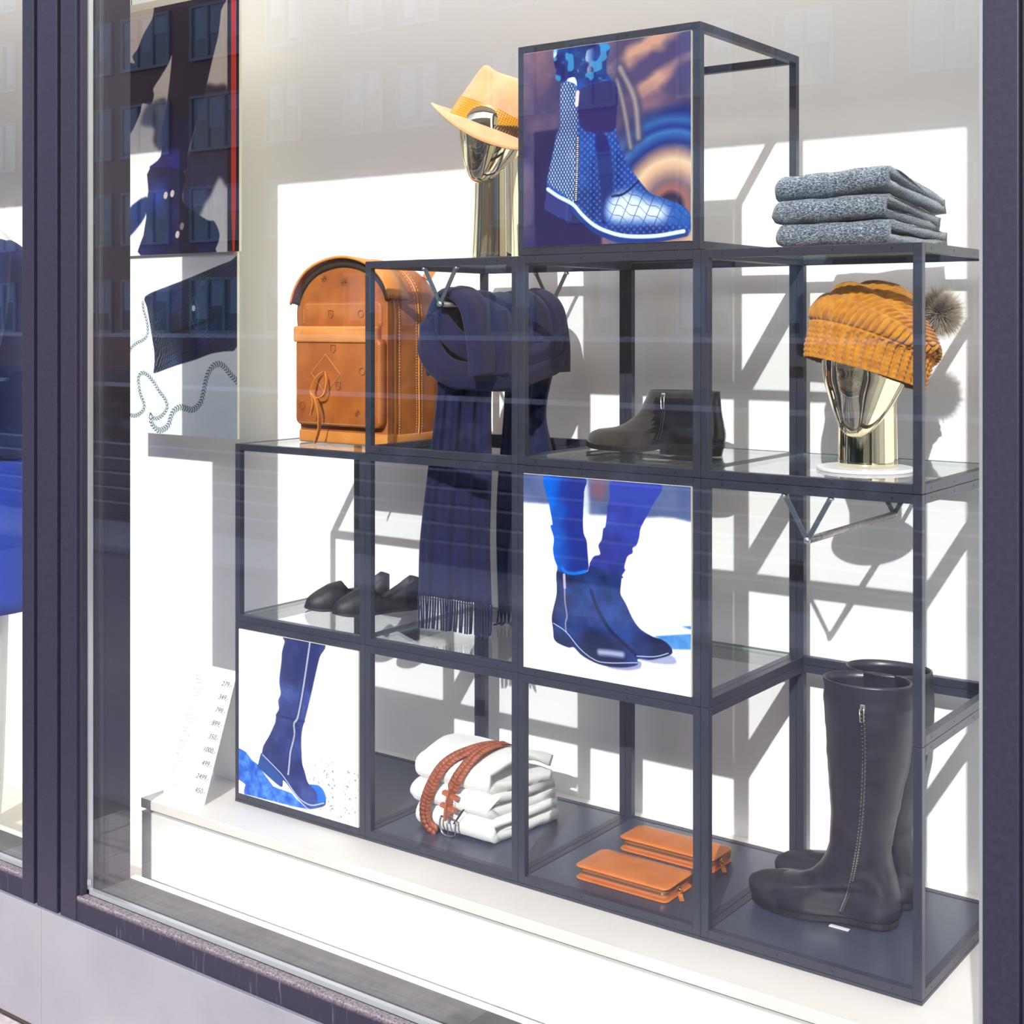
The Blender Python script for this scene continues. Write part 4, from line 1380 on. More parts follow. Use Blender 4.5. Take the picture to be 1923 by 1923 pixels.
folded('folded_jumper', 'folded grey melange jumper in the middle of the grey stack', 'jumper', gj, 1.303, 1.508, 0.026, 0.272, 1.2400, 1.2290, 0.041, 0.024, 0.0145, M_mel, 4.1, 0.006, 0.004)
folded('folded_jumper', 'folded grey melange jumper on top of the grey stack', 'jumper', gj, 1.305, 1.511, 0.028, 0.290, 1.2800, 1.2520, 0.040, 0.026, 0.0140, M_mel, 7.7, 0.010, 0.011)

# white sweaters
M_wht = mat('white_brushed_wool', srgb(240, 240, 238), 0.97, bump=(300, 0.25, 3, 0.002), sheen=0.4)
gw = 'folded white sweaters under the braided belt'
folded('folded_sweater', 'folded white sweater lying on the dark shelf, lowest of three', 'sweater', gw, 0.455, 0.662, 0.078, 0.290, 0.0155, 0.0155, 0.050, 0.046, 0.0200, M_wht, 2.2, 0.020, 0.0)
folded('folded_sweater', 'folded white sweater in the middle of the white stack', 'sweater', gw, 0.446, 0.657, 0.074, 0.284, 0.0640, 0.0600, 0.050, 0.044, 0.0195, M_wht, 5.6, 0.022, 0.0)
folded('folded_sweater', 'folded white sweater on top, pressed by the brown belt', 'sweater', gw, 0.456, 0.652, 0.076, 0.278, 0.1120, 0.1030, 0.058, 0.050, 0.0210, M_wht, 9.1, 0.028, 0.0, bulge=0.022)

# ---------------------------------------------------------------- braided belt over the white sweaters
def belt():
    b = thing('braided_belt', 'brown braided leather belt looped over the white sweaters', 'belt', (0.56, 0.07, 0.10))
    M_lea = mat('cognac_leather', srgb(166, 92, 62), 0.5, vary=(60, srgb(142, 72, 46), 0.4, 0.7), bump=(500, 0.15))
    def strand(pts, nrm, n, w0=0.0135):
        path = [Vector(p) for p in catmull(pts, 24)]
        N_ = [Vector(p).normalized() for p in catmull(nrm, 24)]
        L = [0]
        for a, c in zip(path[:-1], path[1:]):
            L.append(L[-1] + (c - a).length)
        out = []
        for q in range(n):
            d = L[-1] * (q + .5) / n
            i = max(j for j in range(len(L)) if L[j] <= d)
            i = min(i, len(path) - 2)
            t = (path[i + 1] - path[i]).normalized()
            k = (d - L[i]) / max(1e-6, L[i + 1] - L[i])
            p = path[i].lerp(path[i + 1], k)
            nn = (N_[i] - t * N_[i].dot(t)).normalized()
            sd = t.cross(nn)
            h = L[-1] / n * 1.5
            for sg in (-1, 1):
                # two overlapping leaves make a chevron
                c = p + sd * sg * w0 * 0.48 + nn * (0.0022 + 0.0006 * sg)
                fwd = (t * 0.80 + sd * -sg * 0.55).normalized()
                lat = fwd.cross(nn)
                ring = []
                for a in range(10):
                    th = 2 * math.pi * a / 10
                    ring.append((math.cos(th) * h * 0.72, math.sin(th) * w0 * 0.50))
                top = [c + fwd * u + lat * v + nn * (0.0012 + 0.0016 * (u / (h * .72))) for u, v in ring]
                bot = [c + fwd * u + lat * v - nn * 0.0014 for u, v in ring]
                apex = c + nn * 0.0030
                V = top + bot + [apex]
                F = [(a, (a + 1) % 10, 10 + (a + 1) % 10, 10 + a) for a in range(10)] + [(20, (a + 1) % 10, a) for a in range(10)] + [tuple(range(19, 9, -1))]
                out.append((V, F))
        return out, path, N_
    top = (0.0, -0.2, 1.0)
    s1, p1, n1 = strand([(0.604, 0.190, 0.186), (0.597, 0.150, 0.1905), (0.586, 0.118, 0.1870), (0.563, 0.090, 0.1735), (0.541, 0.073, 0.150), (0.519, 0.0655, 0.108), (0.504, 0.0660, 0.066), (0.508, 0.068, 0.034), (0.528, 0.071, 0.0200)],
                        [(0, 0, 1), (0, -.1, 1), (0, -.35, 1), (-.1, -.7, .8), (-.1, -1, .5), (0, -1, .1), (0, -1, 0), (0, -1, 0), (0, -1, 0)], 34)
    s2, p2, n2 = strand([(0.620, 0.192, 0.187), (0.616, 0.150, 0.191), (0.611, 0.112, 0.1870), (0.604, 0.085, 0.1715), (0.590, 0.070, 0.145), (0.578, 0.0655, 0.119)],
                        [(0, 0, 1), (0, -.1, 1), (0, -.35, 1), (0, -.7, .8), (0, -1, .4), (0, -1, .1)], 23)
    link('braid', fix(pyd(*merge_vf(s1))), M_lea, b, True, world=True)
    link('braid', fix(pyd(*merge_vf(s2))), M_lea, b, True, world=True)
    # plain end with keepers and buckle
    M_lea2 = mat('plain_cognac_leather', srgb(178, 100, 66), 0.45, bump=(600, 0.1))
    tab = [(0.578, 0.0640, 0.122), (0.572, 0.0635, 0.098), (0.5665, 0.0640, 0.072), (0.5655, 0.0648, 0.054)]
    link('strap_end', tube([Vector(p) for p in catmull(tab, 6)], .01, sq=(0.0036, 0.0255), up=(0, 1, 0)), M_lea2, b, world=True)
    for p, d in (((0.5735, 0.0632, 0.105), -.20), ((0.5680, 0.0632, 0.079), -.16)):
        link('keeper_loop', tube([Vector(p) + Vector((-.0185, .0, .0185 * d * -1)), Vector(p) + Vector((.0185, 0, .0185 * d))], .01, sq=(0.0075, 0.0105), up=(0, 1, 0)), M_lea2, b, world=True)
    pv = []
    for dx in (-.008, .008):
        for z in (.113, .093, .088, .066):
            pv.append(tube_vf([(0.5665 + (z - .06) * .2 + dx, .0622, z), (0.5665 + (z - .06) * .2 + dx, .0614, z)], .0013, 8))
    link('punched_holes', pyd(*merge_vf(pv)), M_hole, b, world=True, stuff=True)
    M_buck = mat('brushed_nickel', srgb(170, 172, 178), 0.25, metal=0.95)
    fr = [(0.5495, .062, .058), (0.5475, .0605, .044), (0.551, .060, .030), (0.560, .0595, .0225), (0.576, .0595, .0215), (0.587, .060, .027), (0.5885, .060, .042), (0.5845, .062, .057)]
    bk = link('buckle', tube([Vector(p) for p in catmull(fr + [fr[0]], 6)], .0021, 8), M_buck, b, True, world=True)
    link('buckle_prong', tube([(0.566, .0605, .060), (0.5685, .0585, .044), (0.571, .0585, .0225)], .0016, 8), M_buck, bk, True, world=True)
    link('hang_tag', fix(pyd(*merge_vf([tube_vf([(0.585, .0600, .050), (0.6055, .0660, .0815)], .01, sq=(0.0015, 0.0075), up=(0, 1, 0))]))), mat('black_card', srgb(30, 30, 36), .6), b, world=True, label='black swing tag beside the buckle')
    link('tag_loop', tube([Vector(p) for p in catmull([(.622, .165, .1925), (.638, .168, .1950), (.652, .169, .1960), (.662, .164, .1950), (.666, .172, .1945), (.656, .178, .1950), (.648, .173, .196)], 5)], .0011, 6), mat('black_cord', srgb(20, 20, 24), .7), b, True, world=True)
belt()

# ---------------------------------------------------------------- two zip wallets
def rrect(cx, cy, w, d, r, n=6):
    out = []
    for sx_, sy_, a0 in ((1, 1, 0), (-1, 1, 90), (-1, -1, 180), (1, -1, 270)):
        for k in range(n + 1):
            a = math.radians(a0 + 90 * k / n)
            out.append((cx + sx_ * (w / 2 - r) + r * math.cos(a), cy + sy_ * (d / 2 - r) + r * math.sin(a)))
    return out
def slab(out, z0, z1, lip=0.0008, bow=0.0):
    def off(k):
        cx = sum(p[0] for p in out) / len(out)
        cy = sum(p[1] for p in out) / len(out)
        return [(cx + (x - cx) * k, cy + (y - cy) * k) for x, y in out]
    rings = []
    for k, z in ((0.985, z0), (1.0, z0 + lip), (1.0, z1 - lip), (0.985, z1), (0.8, z1 + bow * .7), (0.4, z1 + bow)):
        rings.append([(x, y, z) for x, y in off(k)])
    return fix(pyd(*loft(rings)))
def wallet(label, x0, x1, y0, y1, z):
    cx, cy, w, d = (x0 + x1) / 2, (y0 + y1) / 2, x1 - x0, y1 - y0
    M_tan = mat('tan_wallet_leather', srgb(214, 126, 60), 0.42, vary=(22, srgb(202, 112, 48), 0.4, 0.7), bump=(700, 0.06))
    M_gus = mat('wallet_gusset_leather', srgb(190, 118, 80), 0.55)
    M_brass = mat('brass_zip', srgb(214, 178, 112), 0.28, metal=0.9)
    t = thing('zip_wallet', label, 'wallet', (cx, cy, z))
    link('lower_cover', slab(rrect(cx, cy, w, d, .012), z, z + .0035), M_tan, t, world=True)
    link('gusset', slab(rrect(cx - .001, cy + .004, w - .014, d - .012, .011), z + .0035, z + .0225), M_gus, t, world=True)
    link('upper_cover', slab(rrect(cx, cy, w, d, .012), z + .0225, z + .0262, bow=.0022), M_tan, t, True, world=True)
    # spine joining both covers along the back
    link('spine', tube([(x0 + .010, y1 - .001, z + .0131), (x1 - .010, y1 - .001, z + .0131)], .0131, 16), M_tan, t, True, world=True)
    o = rrect(cx - .001, cy + .004, w - .0125, d - .0105, .0118, 10)
    o = [p for p in o if p[1] < y1 - .012]
    o.sort(key=lambda p: 0)
    zp = [p for p in rrect(cx - .001, cy + .004, w - .0125, d - .0105, .0118, 10)]
    k0 = max(range(len(zp)), key=lambda i: (zp[i][1], -zp[i][0]))
    zp = zp[k0:] + zp[:k0]
    zp = [p for p in zp if p[1] < y1 - .014]
    path = [Vector((p[0], p[1], z + .0125)) for p in zp]
    link('zip_tape', tube(path, .001, sq=(0.0012, 0.0075), up=(0, 0, 1)), mat('zip_tape_brown', srgb(150, 96, 62), .8), t, world=True)
    tv = []
    L = 0.0
    for a, c in zip(path[:-1], path[1:]):
        n = max(1, int((c - a).length / .0021))
        dr = (c - a).normalized()
        sd = Vector((dr.y, -dr.x, 0))
        for q in range(n):
            p = a.lerp(c, q / n)
            e = (dr * .0007, sd * .0016, Vector((0, 0, .0017)))
            V = [p + e[0] * i + e[1] * j + e[2] * k for i in (-1, 1) for j in (-1, 1) for k in (-1, 1)]
            tv.append((V, [(0, 1, 3, 2), (4, 6, 7, 5), (0, 4, 5, 1), (2, 3, 7, 6), (0, 2, 6, 4), (1, 5, 7, 3)]))
    zt = link('zip_teeth', fix(pyd(*merge_vf(tv))), M_brass, t, world=True, stuff=True)
    # slider, ring and leather tab at the right end
    sx_, sy_ = x1 - .0055, cy - .002
    zs = link('zip_slider', boxes([((sx_ - .003, sy_ - .005, z + .0085), (sx_ + .003, sy_ + .005, z + .0165))], .001), M_brass, t, world=True)
    link('pull_ring', tube([(sx_ + .007 + .0052 * math.cos(a), sy_ - .004 - .0030 * math.sin(a), z + .0105 + .0052 * math.sin(a)) for a in np.linspace(0, 2 * math.pi, 17)], .0008, 6), M_brass, zs, True, world=True)
    tabp = [(sx_ + .010, sy_ - .007, z + .0060), (sx_ + .0150, sy_ - .013, z + .0030), (sx_ + .0220, sy_ - .021, z + .0016)]
    link('pull_tab', tube(tabp, .003, sq=(0.0085, 0.0018), up=(0, 0, 1)), M_tan, zs, world=True)
    return t, M_tan
w1, M_tan = wallet('tan leather zip wallet at the front of the dark shelf', 0.886, 1.0885, 0.050, 0.152, 0.0145)
w2, _ = wallet('tan leather zip wallet behind the other, near the back rail', 0.8775, 1.0905, 0.222, 0.306, 0.0145)
# small gilt initials stamped on the rear wallet
def text_mesh(s, size, m, parent, M4, name, shear=0.0, ext=0.0002):
    cu = bpy.data.curves.new(name, 'FONT')
    cu.body = s
    cu.size = size
    cu.shear = shear
    cu.extrude = ext
    cu.resolution_u = 3
    tmp = bpy.data.objects.new('tmp', cu)
    COL.objects.link(tmp)
    me = bpy.data.meshes.new_from_object(tmp.evaluated_get(bpy.context.evaluated_depsgraph_get()))
    bpy.data.objects.remove(tmp)
    bpy.data.curves.remove(cu)
    me.materials.clear()
    me.transform(M4)
    return link(name, me, m, parent, world=True)
# ---------------------------------------------------------------- boots
M_zipm = mat('steel_zip', srgb(206, 200, 188), 0.3, metal=0.9)
def foot_w(s):
    """half width of a sole, s from 0 at the toe to 1 at the heel"""
    xs = [0, .012, .04, .09, .17, .28, .40, .52, .64, .76, .86, .93, .97, 1.0]
    ws = [0, .26, .47, .69, .89, 1.0, .97, .83, .70, .70, .74, .66, .50, 0]
    return float(np.interp(s, xs, ws))

class Boot:
    def __init__(b, rows, heel, rise, arch=(0.45, 0.75), wob=0.0, seed=0.0):
        b.rows, b.rise, b.wob, b.seed = rows, rise, wob, seed
        b.arch = arch
    def at(b, z):
        z = max(b.rows[0][0], min(b.rows[-1][0], z))
        R = np.array(b.rows)
        return [float(np.interp(z, R[:, 0], R[:, i])) for i in (1, 2, 3, 4)]
    def half(b, x, z):
        xf, xb, hw, sh = b.at(z)
        s = min(1, max(0, (x - xf) / (xb - xf)))
        ell = math.sqrt(max(0, 1 - (2 * s - 1) ** 2))
        return hw * ((1 - sh) * ell + sh * foot_w(s))
    def lift(b, x, z, xf0, xb0):
        """the heel carries the back of the foot higher than the ball"""
        s = (x - xf0) / (xb0 - xf0)
        k = min(1, max(0, (s - b.arch[0]) / (b.arch[1] - b.arch[0])))
        k = k * k * (3 - 2 * k)
        toe = max(0, (0.16 - s) / 0.16) ** 2 * 0.006
        return (b.rise * k + toe) * max(0, 1 - z / 0.11)
    def ring(b, z, N=56, grow=0.0):
        xf, xb, hw, sh = b.at(z)
        xf0, xb0 = b.rows[0][1], b.rows[0][2]
        out = []
        for k in range(N):
            t = 2 * math.pi * k / N
            s = (1 - math.cos(t)) / 2
            x = xf + (xb - xf) * s
            ell = abs(math.sin(t))
            w = hw * ((1 - sh) * ell + sh * foot_w(s)) * (1 if math.sin(t) >= 0 else -1)
            x += grow * (1 if s > .5 else -1) * abs(math.cos(t))
            w += grow * math.sin(t)
            zz = z + b.lift(x, z, xf0, xb0)
            d = b.wob * (mnoise.noise(Vector((x * 18 + b.seed, w * 18, zz * 30))) + .6 * mnoise.noise(Vector((x * 9, w * 9 + b.seed, zz * 55))))
            out.append((x + d * (-math.cos(t)), w + d * math.sin(t), zz))
        return out

def zip_line(parent, B, pts, side, teeth_m, w=0.0052, pitch=0.0024, puller=0.022):
    """metal zip laid on the flank of a boot; pts are (x, z)"""
    P = []
    for x, z in catmull(pts, 14):
        P.append(Vector((x, side * (B.half(x, z) + .0012), z)))
    for i in range(len(P)):
        x0 = B.rows[0][1], B.rows[0][2]
        P[i].z += B.lift(P[i].x, P[i].z, *x0)
    link('zip_tape', tube(P, .001, sq=(0.013, 0.0012), up=(1, 0, 0)), mat('black_zip_tape', srgb(16, 15, 20), .8), parent)
    tv = []
    for a, c in zip(P[:-1], P[1:]):
        n = max(1, int(round((c - a).length / pitch)))
        t = (c - a).normalized()
        s = Vector((1, 0, 0))
        s = (s - t * s.dot(t)).normalized()
        o = Vector((0, side, 0))
        for q in range(n):
            p = a.lerp(c, q / n) + o * .0012 + s * (.0009 * (1 if q % 2 else -1))
            e = (t * pitch * .30, s * w * .5, o * .0008)
            V = [p + e[0] * i + e[1] * j + e[2] * k for i in (-1, 1) for j in (-1, 1) for k in (-1, 1)]
            tv.append((V, [(0, 1, 3, 2), (4, 6, 7, 5), (0, 4, 5, 1), (2, 3, 7, 6), (0, 2, 6, 4), (1, 5, 7, 3)]))
    z = link('zip_teeth', fix(pyd(*merge_vf(tv))), teeth_m, parent, stuff=True)
    p = P[0] + Vector((0, side * .0028, 0))
    sl = link('zip_slider', boxes([((p.x - .0042, p.y - .0018, p.z - .006), (p.x + .0042, p.y + .0018, p.z + .004))], .0012), teeth_m, parent)
    if puller:
        q = p + Vector((-.001, side * .002, -.004))
        V = []
        for r_, in_ in ((0, 0),):
            frame_ = [(q.x - .0036, q.z), (q.x + .0036, q.z), (q.x + .003, q.z - puller), (q.x - .003, q.z - puller)]
        link('zip_pull', tube([(frame_[i % 4][0], q.y, frame_[i % 4][1]) for i in range(5)], .0011, 6), teeth_m, sl, True)
    return z

def make_boot(name, label, rows, loc, rotz, m, sole_m, heel_h, rise, sole_t=0.008, wob=0.0015, seed=1.0, open_top=0.05, zip_pts=None, side=-1, cap=None, heel_len=0.34, group=None, welt=0.0030, panel=None, teeth=0.0024):
    B = Boot(rows, heel_h, rise, wob=wob, seed=seed)
    t = thing(name, label, 'boot', loc, rotz, group)
    zs = [rows[0][0]]
    z = rows[0][0]
    while z < rows[-1][0] - 1e-6:
        z = min(rows[-1][0], z + (0.0030 if z < 0.10 else 0.006))
        zs.append(z)
    rings = [B.ring(z) for z in zs]
    top = rows[-1][0]
    inner = []
    for k in range(8):
        zz = top - open_top * k / 7
        r = B.ring(zz, grow=-.0026)
        inner.append(r)
    me = fix(pyd(*loft(rings + inner, True, True)))
    link('upper', me, m, t, True)
    # sole: foot outline, and a heel block
    o0 = B.ring(rows[0][0], grow=welt)
    xf, xb = rows[0][1], rows[0][2]
    low = [(x, y, max(0.0, zz - sole_t)) for x, y, zz in o0]
    z_up = [(x, y, zz + .0012) for x, y, zz in o0]
    link('sole', fix(pyd(*loft([low, z_up]))), sole_m, t)
    if heel_h > 0:
        s0 = xf + (xb - xf) * (1 - heel_len)
        hp = [(x, y) for x, y, zz in o0 if x > s0]
        # order round the heel, closed by the straight breast
        hp.sort(key=lambda p: math.atan2(p[1], p[0] - s0))
        r0 = [(s0 + (x - s0) * .95, y * .93, 0.0) for x, y in hp]
        r1 = [(x, y, heel_h) for x, y in hp]
        link('heel', fix(pyd(*loft([r0, r1]))), sole_m, t)
    if cap:
        xc, cm = cap
        bm = bmesh.new()
        bm.from_mesh(pyd(*loft([B.ring(z, grow=.0012) for z in zs[:40]], False, False)))
        dl = [f for f in bm.faces if f.calc_center_median().x > xc + 0.25 * (0.03 - min(.03, f.calc_center_median().z))]
        bmesh.ops.delete(bm, geom=dl, context='FACES')
        link('toe_cap', fix(bm_mesh(bm)), cm, t, True)
    if zip_pts:
        zip_line(t, B, zip_pts, side, M_zipm, pitch=teeth)
    return t, B

# the single ankle boot, toe to the left
rows = [  # z, toe x, heel x, half width, foot shape
    (0.010, -0.155, 0.150, 0.0470, 1.0), (0.018, -0.156, 0.153, 0.0480, 1.0), (0.026, -0.152, 0.154, 0.0475, 1.0), (0.034, -0.143, 0.154, 0.0460, .95),
    (0.041, -0.128, 0.153, 0.0440, .9), (0.0445, -0.100, 0.152, 0.0415, .8), (0.048, -0.084, 0.151, 0.0400, .7), (0.056, -0.064, 0.150, 0.0390, .55),
    (0.068, -0.046, 0.148, 0.0385, .35), (0.084, -0.030, 0.145, 0.0385, .2), (0.104, -0.018, 0.143, 0.0400, .1), (0.124, -0.010, 0.143, 0.0410, .0)]
M_suede = mat('dark_brown_suede', srgb(50, 44, 40), 0.8, vary=(38, srgb(36, 31, 30), 0.35, 0.65), bump=(600, 0.2), sheen=0.3)
M_blk = mat('black_polished_leather', srgb(30, 27, 29), 0.28, spec=0.6, vary=(30, srgb(40, 35, 36), 0.4, 0.7), bump=(300, 0.08))
M_sole = mat('black_rubber_sole', srgb(30, 29, 32), 0.5, bump=(300, 0.1))
ank, AB = make_boot('ankle_boot', 'single black ankle boot with side zip, on the glass shelf', rows, (0.9515, 0.2400, 0.8150), 0.0, M_suede, M_sole, 0.024, 0.014, zip_pts=[(0.045, 0.116), (0.045, 0.085), (0.040, 0.055), (0.031, 0.020)], heel_len=0.40, wob=0.0008)
# polished heel quarter and its stitched edge
bm = bmesh.new()
zz = [0.012 + .003 * i for i in range(34)]
bm.from_mesh(pyd(*loft([AB.ring(z, grow=.0011) for z in zz], False, False)))
dl = [f for f in bm.faces if f.calc_center_median().x < 0.020 - 0.10 * max(0, .05 - f.calc_center_median().z) or f.calc_center_median().z > .114]
bmesh.ops.delete(bm, geom=dl, context='FACES')
link('heel_quarter', fix(bm_mesh(bm)), M_blk, ank, True, label='polished leather heel quarter')

# pair of tall boots
rows = [
    (0.010, -0.133, 0.124, 0.0450, 1.0), (0.020, -0.140, 0.129, 0.0470, 1.0), (0.032, -0.141, 0.132, 0.0470, 1.0), (0.043, -0.135, 0.133, 0.0455, .95),
    (0.052, -0.122, 0.133, 0.0435, .9), (0.058, -0.100, 0.132, 0.0420, .8), (0.061, -0.075, 0.131, 0.0410, .7), (0.066, -0.046, 0.130, 0.0405, .6),
    (0.076, -0.026, 0.128, 0.0400, .45), (0.092, -0.010, 0.124, 0.0405, .25), (0.112, 0.000, 0.119, 0.0420, .1), (0.135, 0.008, 0.116, 0.0440, .0), (0.165, 0.010, 0.121, 0.0470, 0),
    (0.205, 0.009, 0.130, 0.0500, 0), (0.255, 0.006, 0.140, 0.0530, 0), (0.310, 0.003, 0.151, 0.0560, 0), (0.360, 0.000, 0.154, 0.0570, 0), (0.428, -0.004, 0.152, 0.0570, 0)]
M_tall = mat('black_tall_leather', srgb(34, 32, 40), 0.34, spec=0.55, vary=(14, srgb(44, 42, 52), 0.35, 0.7), bump=(160, 0.12))
M_cap = mat('matt_toe_leather', srgb(40, 37, 46), 0.62, bump=(500, 0.15))
make_boot('tall_boot', 'tall black leather boot with a long side zip, nearer of the pair', rows, (1.337, 0.185, 0.0145), 0.16, M_tall, M_sole, 0.012, 0.003, wob=0.0022, seed=3.0, open_top=0.09,
          zip_pts=[(0.080, 0.395), (0.082, 0.30), (0.076, 0.20), (0.064, 0.12), (0.050, 0.060), (0.036, 0.020)], cap=(-0.082, M_cap), heel_len=.32, teeth=.0028)
make_boot('tall_boot', 'tall black leather boot behind its twin, by the back rail', rows, (1.336, 0.292, 0.0145), 0.13, M_tall, M_sole, 0.012, 0.003, wob=0.0022, seed=9.0, open_top=0.09, cap=(-0.082, M_cap), heel_len=.32)
tag(link('price_sticker', box((1.362, 0.140, 0.0142), (1.398, 0.150, 0.0156), .0004), mat('white_sticker', srgb(238, 238, 240), .5)), 'small white sticker on the shelf under the tall boots', 'sticker')

# ---------------------------------------------------------------- black slip-on flats
def flat_shoe(label, toe, heel, z, group, width=0.033):
    T, Hh = Vector((toe[0], toe[1], 0)), Vector((heel[0], heel[1], 0))
    L = (Hh - T).length
    ax = (Hh - T).normalized()
    sd = Vector((ax.y, -ax.x, 0))
    t = thing('slip_on_shoe', label, 'shoe', ((T + Hh) / 2).to_tuple()[:2] + (z,), 0, group)
    M_fl = mat('black_matt_leather', srgb(26, 24, 26), 0.5, spec=0.4, bump=(300, .1))
    M_in = mat('shoe_lining', srgb(44, 38, 38), .7)
    rings = []
    n = 40
    for i in range(n + 1):
        s = i / n
        w = width * max(.06, foot_w(min(.999, max(.002, s))))
        base = 0.006 + 0.006 * max(0, (.2 - s) / .2) ** 2
        # rim height: vamp, dip at the throat, heel counter
        rim = float(np.interp(s, [0, .03, .12, .28, .42, .50, .62, .80, .93, 1.0], [.012, .024, .034, .046, .050, .040, .036, .056, .074, .070]))
        crown = float(np.interp(s, [0, .03, .12, .28, .42, .47, .52, .7, 1], [.016, .030, .042, .058, .064, .052, .012, .010, .010]))
        closed = s < .47
        c = T + ax * (L * s)
        pts = []
        if closed:
            for k in range(13):
                a = math.pi * k / 12
                pts.append((math.cos(a) * w, base + math.sin(a) ** .8 * (crown - base)))
        else:
            o = [(w, base), (w * 1.02, base + (rim - base) * .5), (w * .96, rim), (w * .90, rim), (w * .86, base + (rim - base) * .5), (w * .7, crown), (0, crown)]
            pts = o + [(-x, q) for x, q in reversed(o[:-1])]
        ring = [c + sd * x + Vector((0, 0, z + q)) for x, q in pts]
        ring += [c - sd * w * .9 + Vector((0, 0, z + base - .003)), c + sd * w * .9 + Vector((0, 0, z + base - .003))]
        rings.append(ring)
    link('upper', fix(pyd(*loft(rings))), M_fl, t, True, world=True)
    so = []
    for sg in (1, -1):
        for i in (range(n + 1) if sg == 1 else range(n, -1, -1)):
            s = i / n
            w = (width + .002) * max(.08, foot_w(min(.999, max(.002, s))))
            so.append(T + ax * (L * (s * 1.01 - .005)) + sd * sg * w)
    r0 = [(p.x, p.y, z + .0004 + .006 * max(0, (.2 - ((p - T).dot(ax) / L)) / .2) ** 2) for p in so]
    r1 = [(x, y, q + .0062) for x, y, q in r0]
    link('sole', fix(pyd(*loft([r0, r1]))), M_sole, t, world=True)
    return t
gf = None
flat_shoe('black slip-on flat, the left one with its toe furthest out', (0.103, 0.118), (0.205, 0.292), 0.4148, gf)
flat_shoe('black slip-on flat, the right one beside the scarf end', (0.196, 0.112), (0.290, 0.300), 0.4148, gf)
# ---------------------------------------------------------------- tent card with prices on the plinth
def price_card():
    c = thing('price_card', 'white tent card listing nine prices, left of the rack', 'price card', (-0.10, 0.0, -0.0063))
    M_card = mat('white_card', srgb(250, 250, 250), 0.6)
    M_ink = mat('grey_ink', srgb(92, 98, 108), 0.8)
    M_inkf = mat('faint_grey_ink', srgb(196, 206, 214), 0.8)
    x0, x1 = -0.173, -0.0315
    yb, zb, yt, zt, yr = -0.063, -0.0061, 0.036, 0.272, 0.092
    t = .0012
    def leaf(ya, za, y_, z_, nm):
        n = Vector((0, z_ - za, ya - y_)).normalized() * t
        pts = [Vector((x0, ya, za)), Vector((x1, ya, za)), Vector((x1, y_, z_)), Vector((x0, y_, z_))]
        return link(nm, fix(pyd(pts + [p + n for p in pts], [(0, 1, 2, 3), (7, 6, 5, 4), (0, 4, 5, 1), (1, 5, 6, 2), (2, 6, 7, 3), (3, 7, 4, 0)])), M_card, c, world=True)
    leaf(yb, zb, yt, zt, 'front_leaf')
    leaf(yr, zb, yt + .0015, zt, 'rear_leaf')
    e2 = Vector((0, yt - yb, zt - zb)).normalized()
    e1 = Vector((1, 0, 0))
    n = e1.cross(e2).normalized()
    L = Vector((0, yt - yb, zt - zb)).length
    O = Vector((x0, yb, zb)) + n * 0.0006
    def M4(u, v):
        M = Matrix.Identity(4)
        for i, a in enumerate((e1, e2, n)):
            for j in range(3):
                M[j][i] = a[j]
        p = O + e1 * u + e2 * v
        for j in range(3):
            M[j][3] = p[j]
        return M
    prices = ['279,-', '349,-', '799,-', '899,-', '350,-', '1000,-', '499,-', '2499,-', '450,-']
    for i, s in enumerate(prices):
        v = L * (0.875 - 0.1 * i)
        w = 0.0062 * len(s)
        text_mesh(s, 0.0165, M_ink, c, M4(0.137 - w * 1.16, v), 'price_text', 0.28)
        # the wording beside each price is too faint to read: short pale strokes
        st = []
        for ln in range(3):
            u = 0.012 + 0.002 * ln
            end = 0.034 + 0.012 * random.random()
            vv = v + .010 - ln * .0075
            while u < end:
                k = random.uniform(.0016, .0034)
                a = O + e1 * u + e2 * (vv - .0016) + n * .0003
                b_ = O + e1 * (u + k * .5) + e2 * (vv + random.uniform(.0012, .0030)) + n * .0003
                st.append(tube_vf([a, b_], .00035, 4))
                u += k
        link('faint_words', pyd(*merge_vf(st)), M_inkf, c, world=True, stuff=True)
price_card()
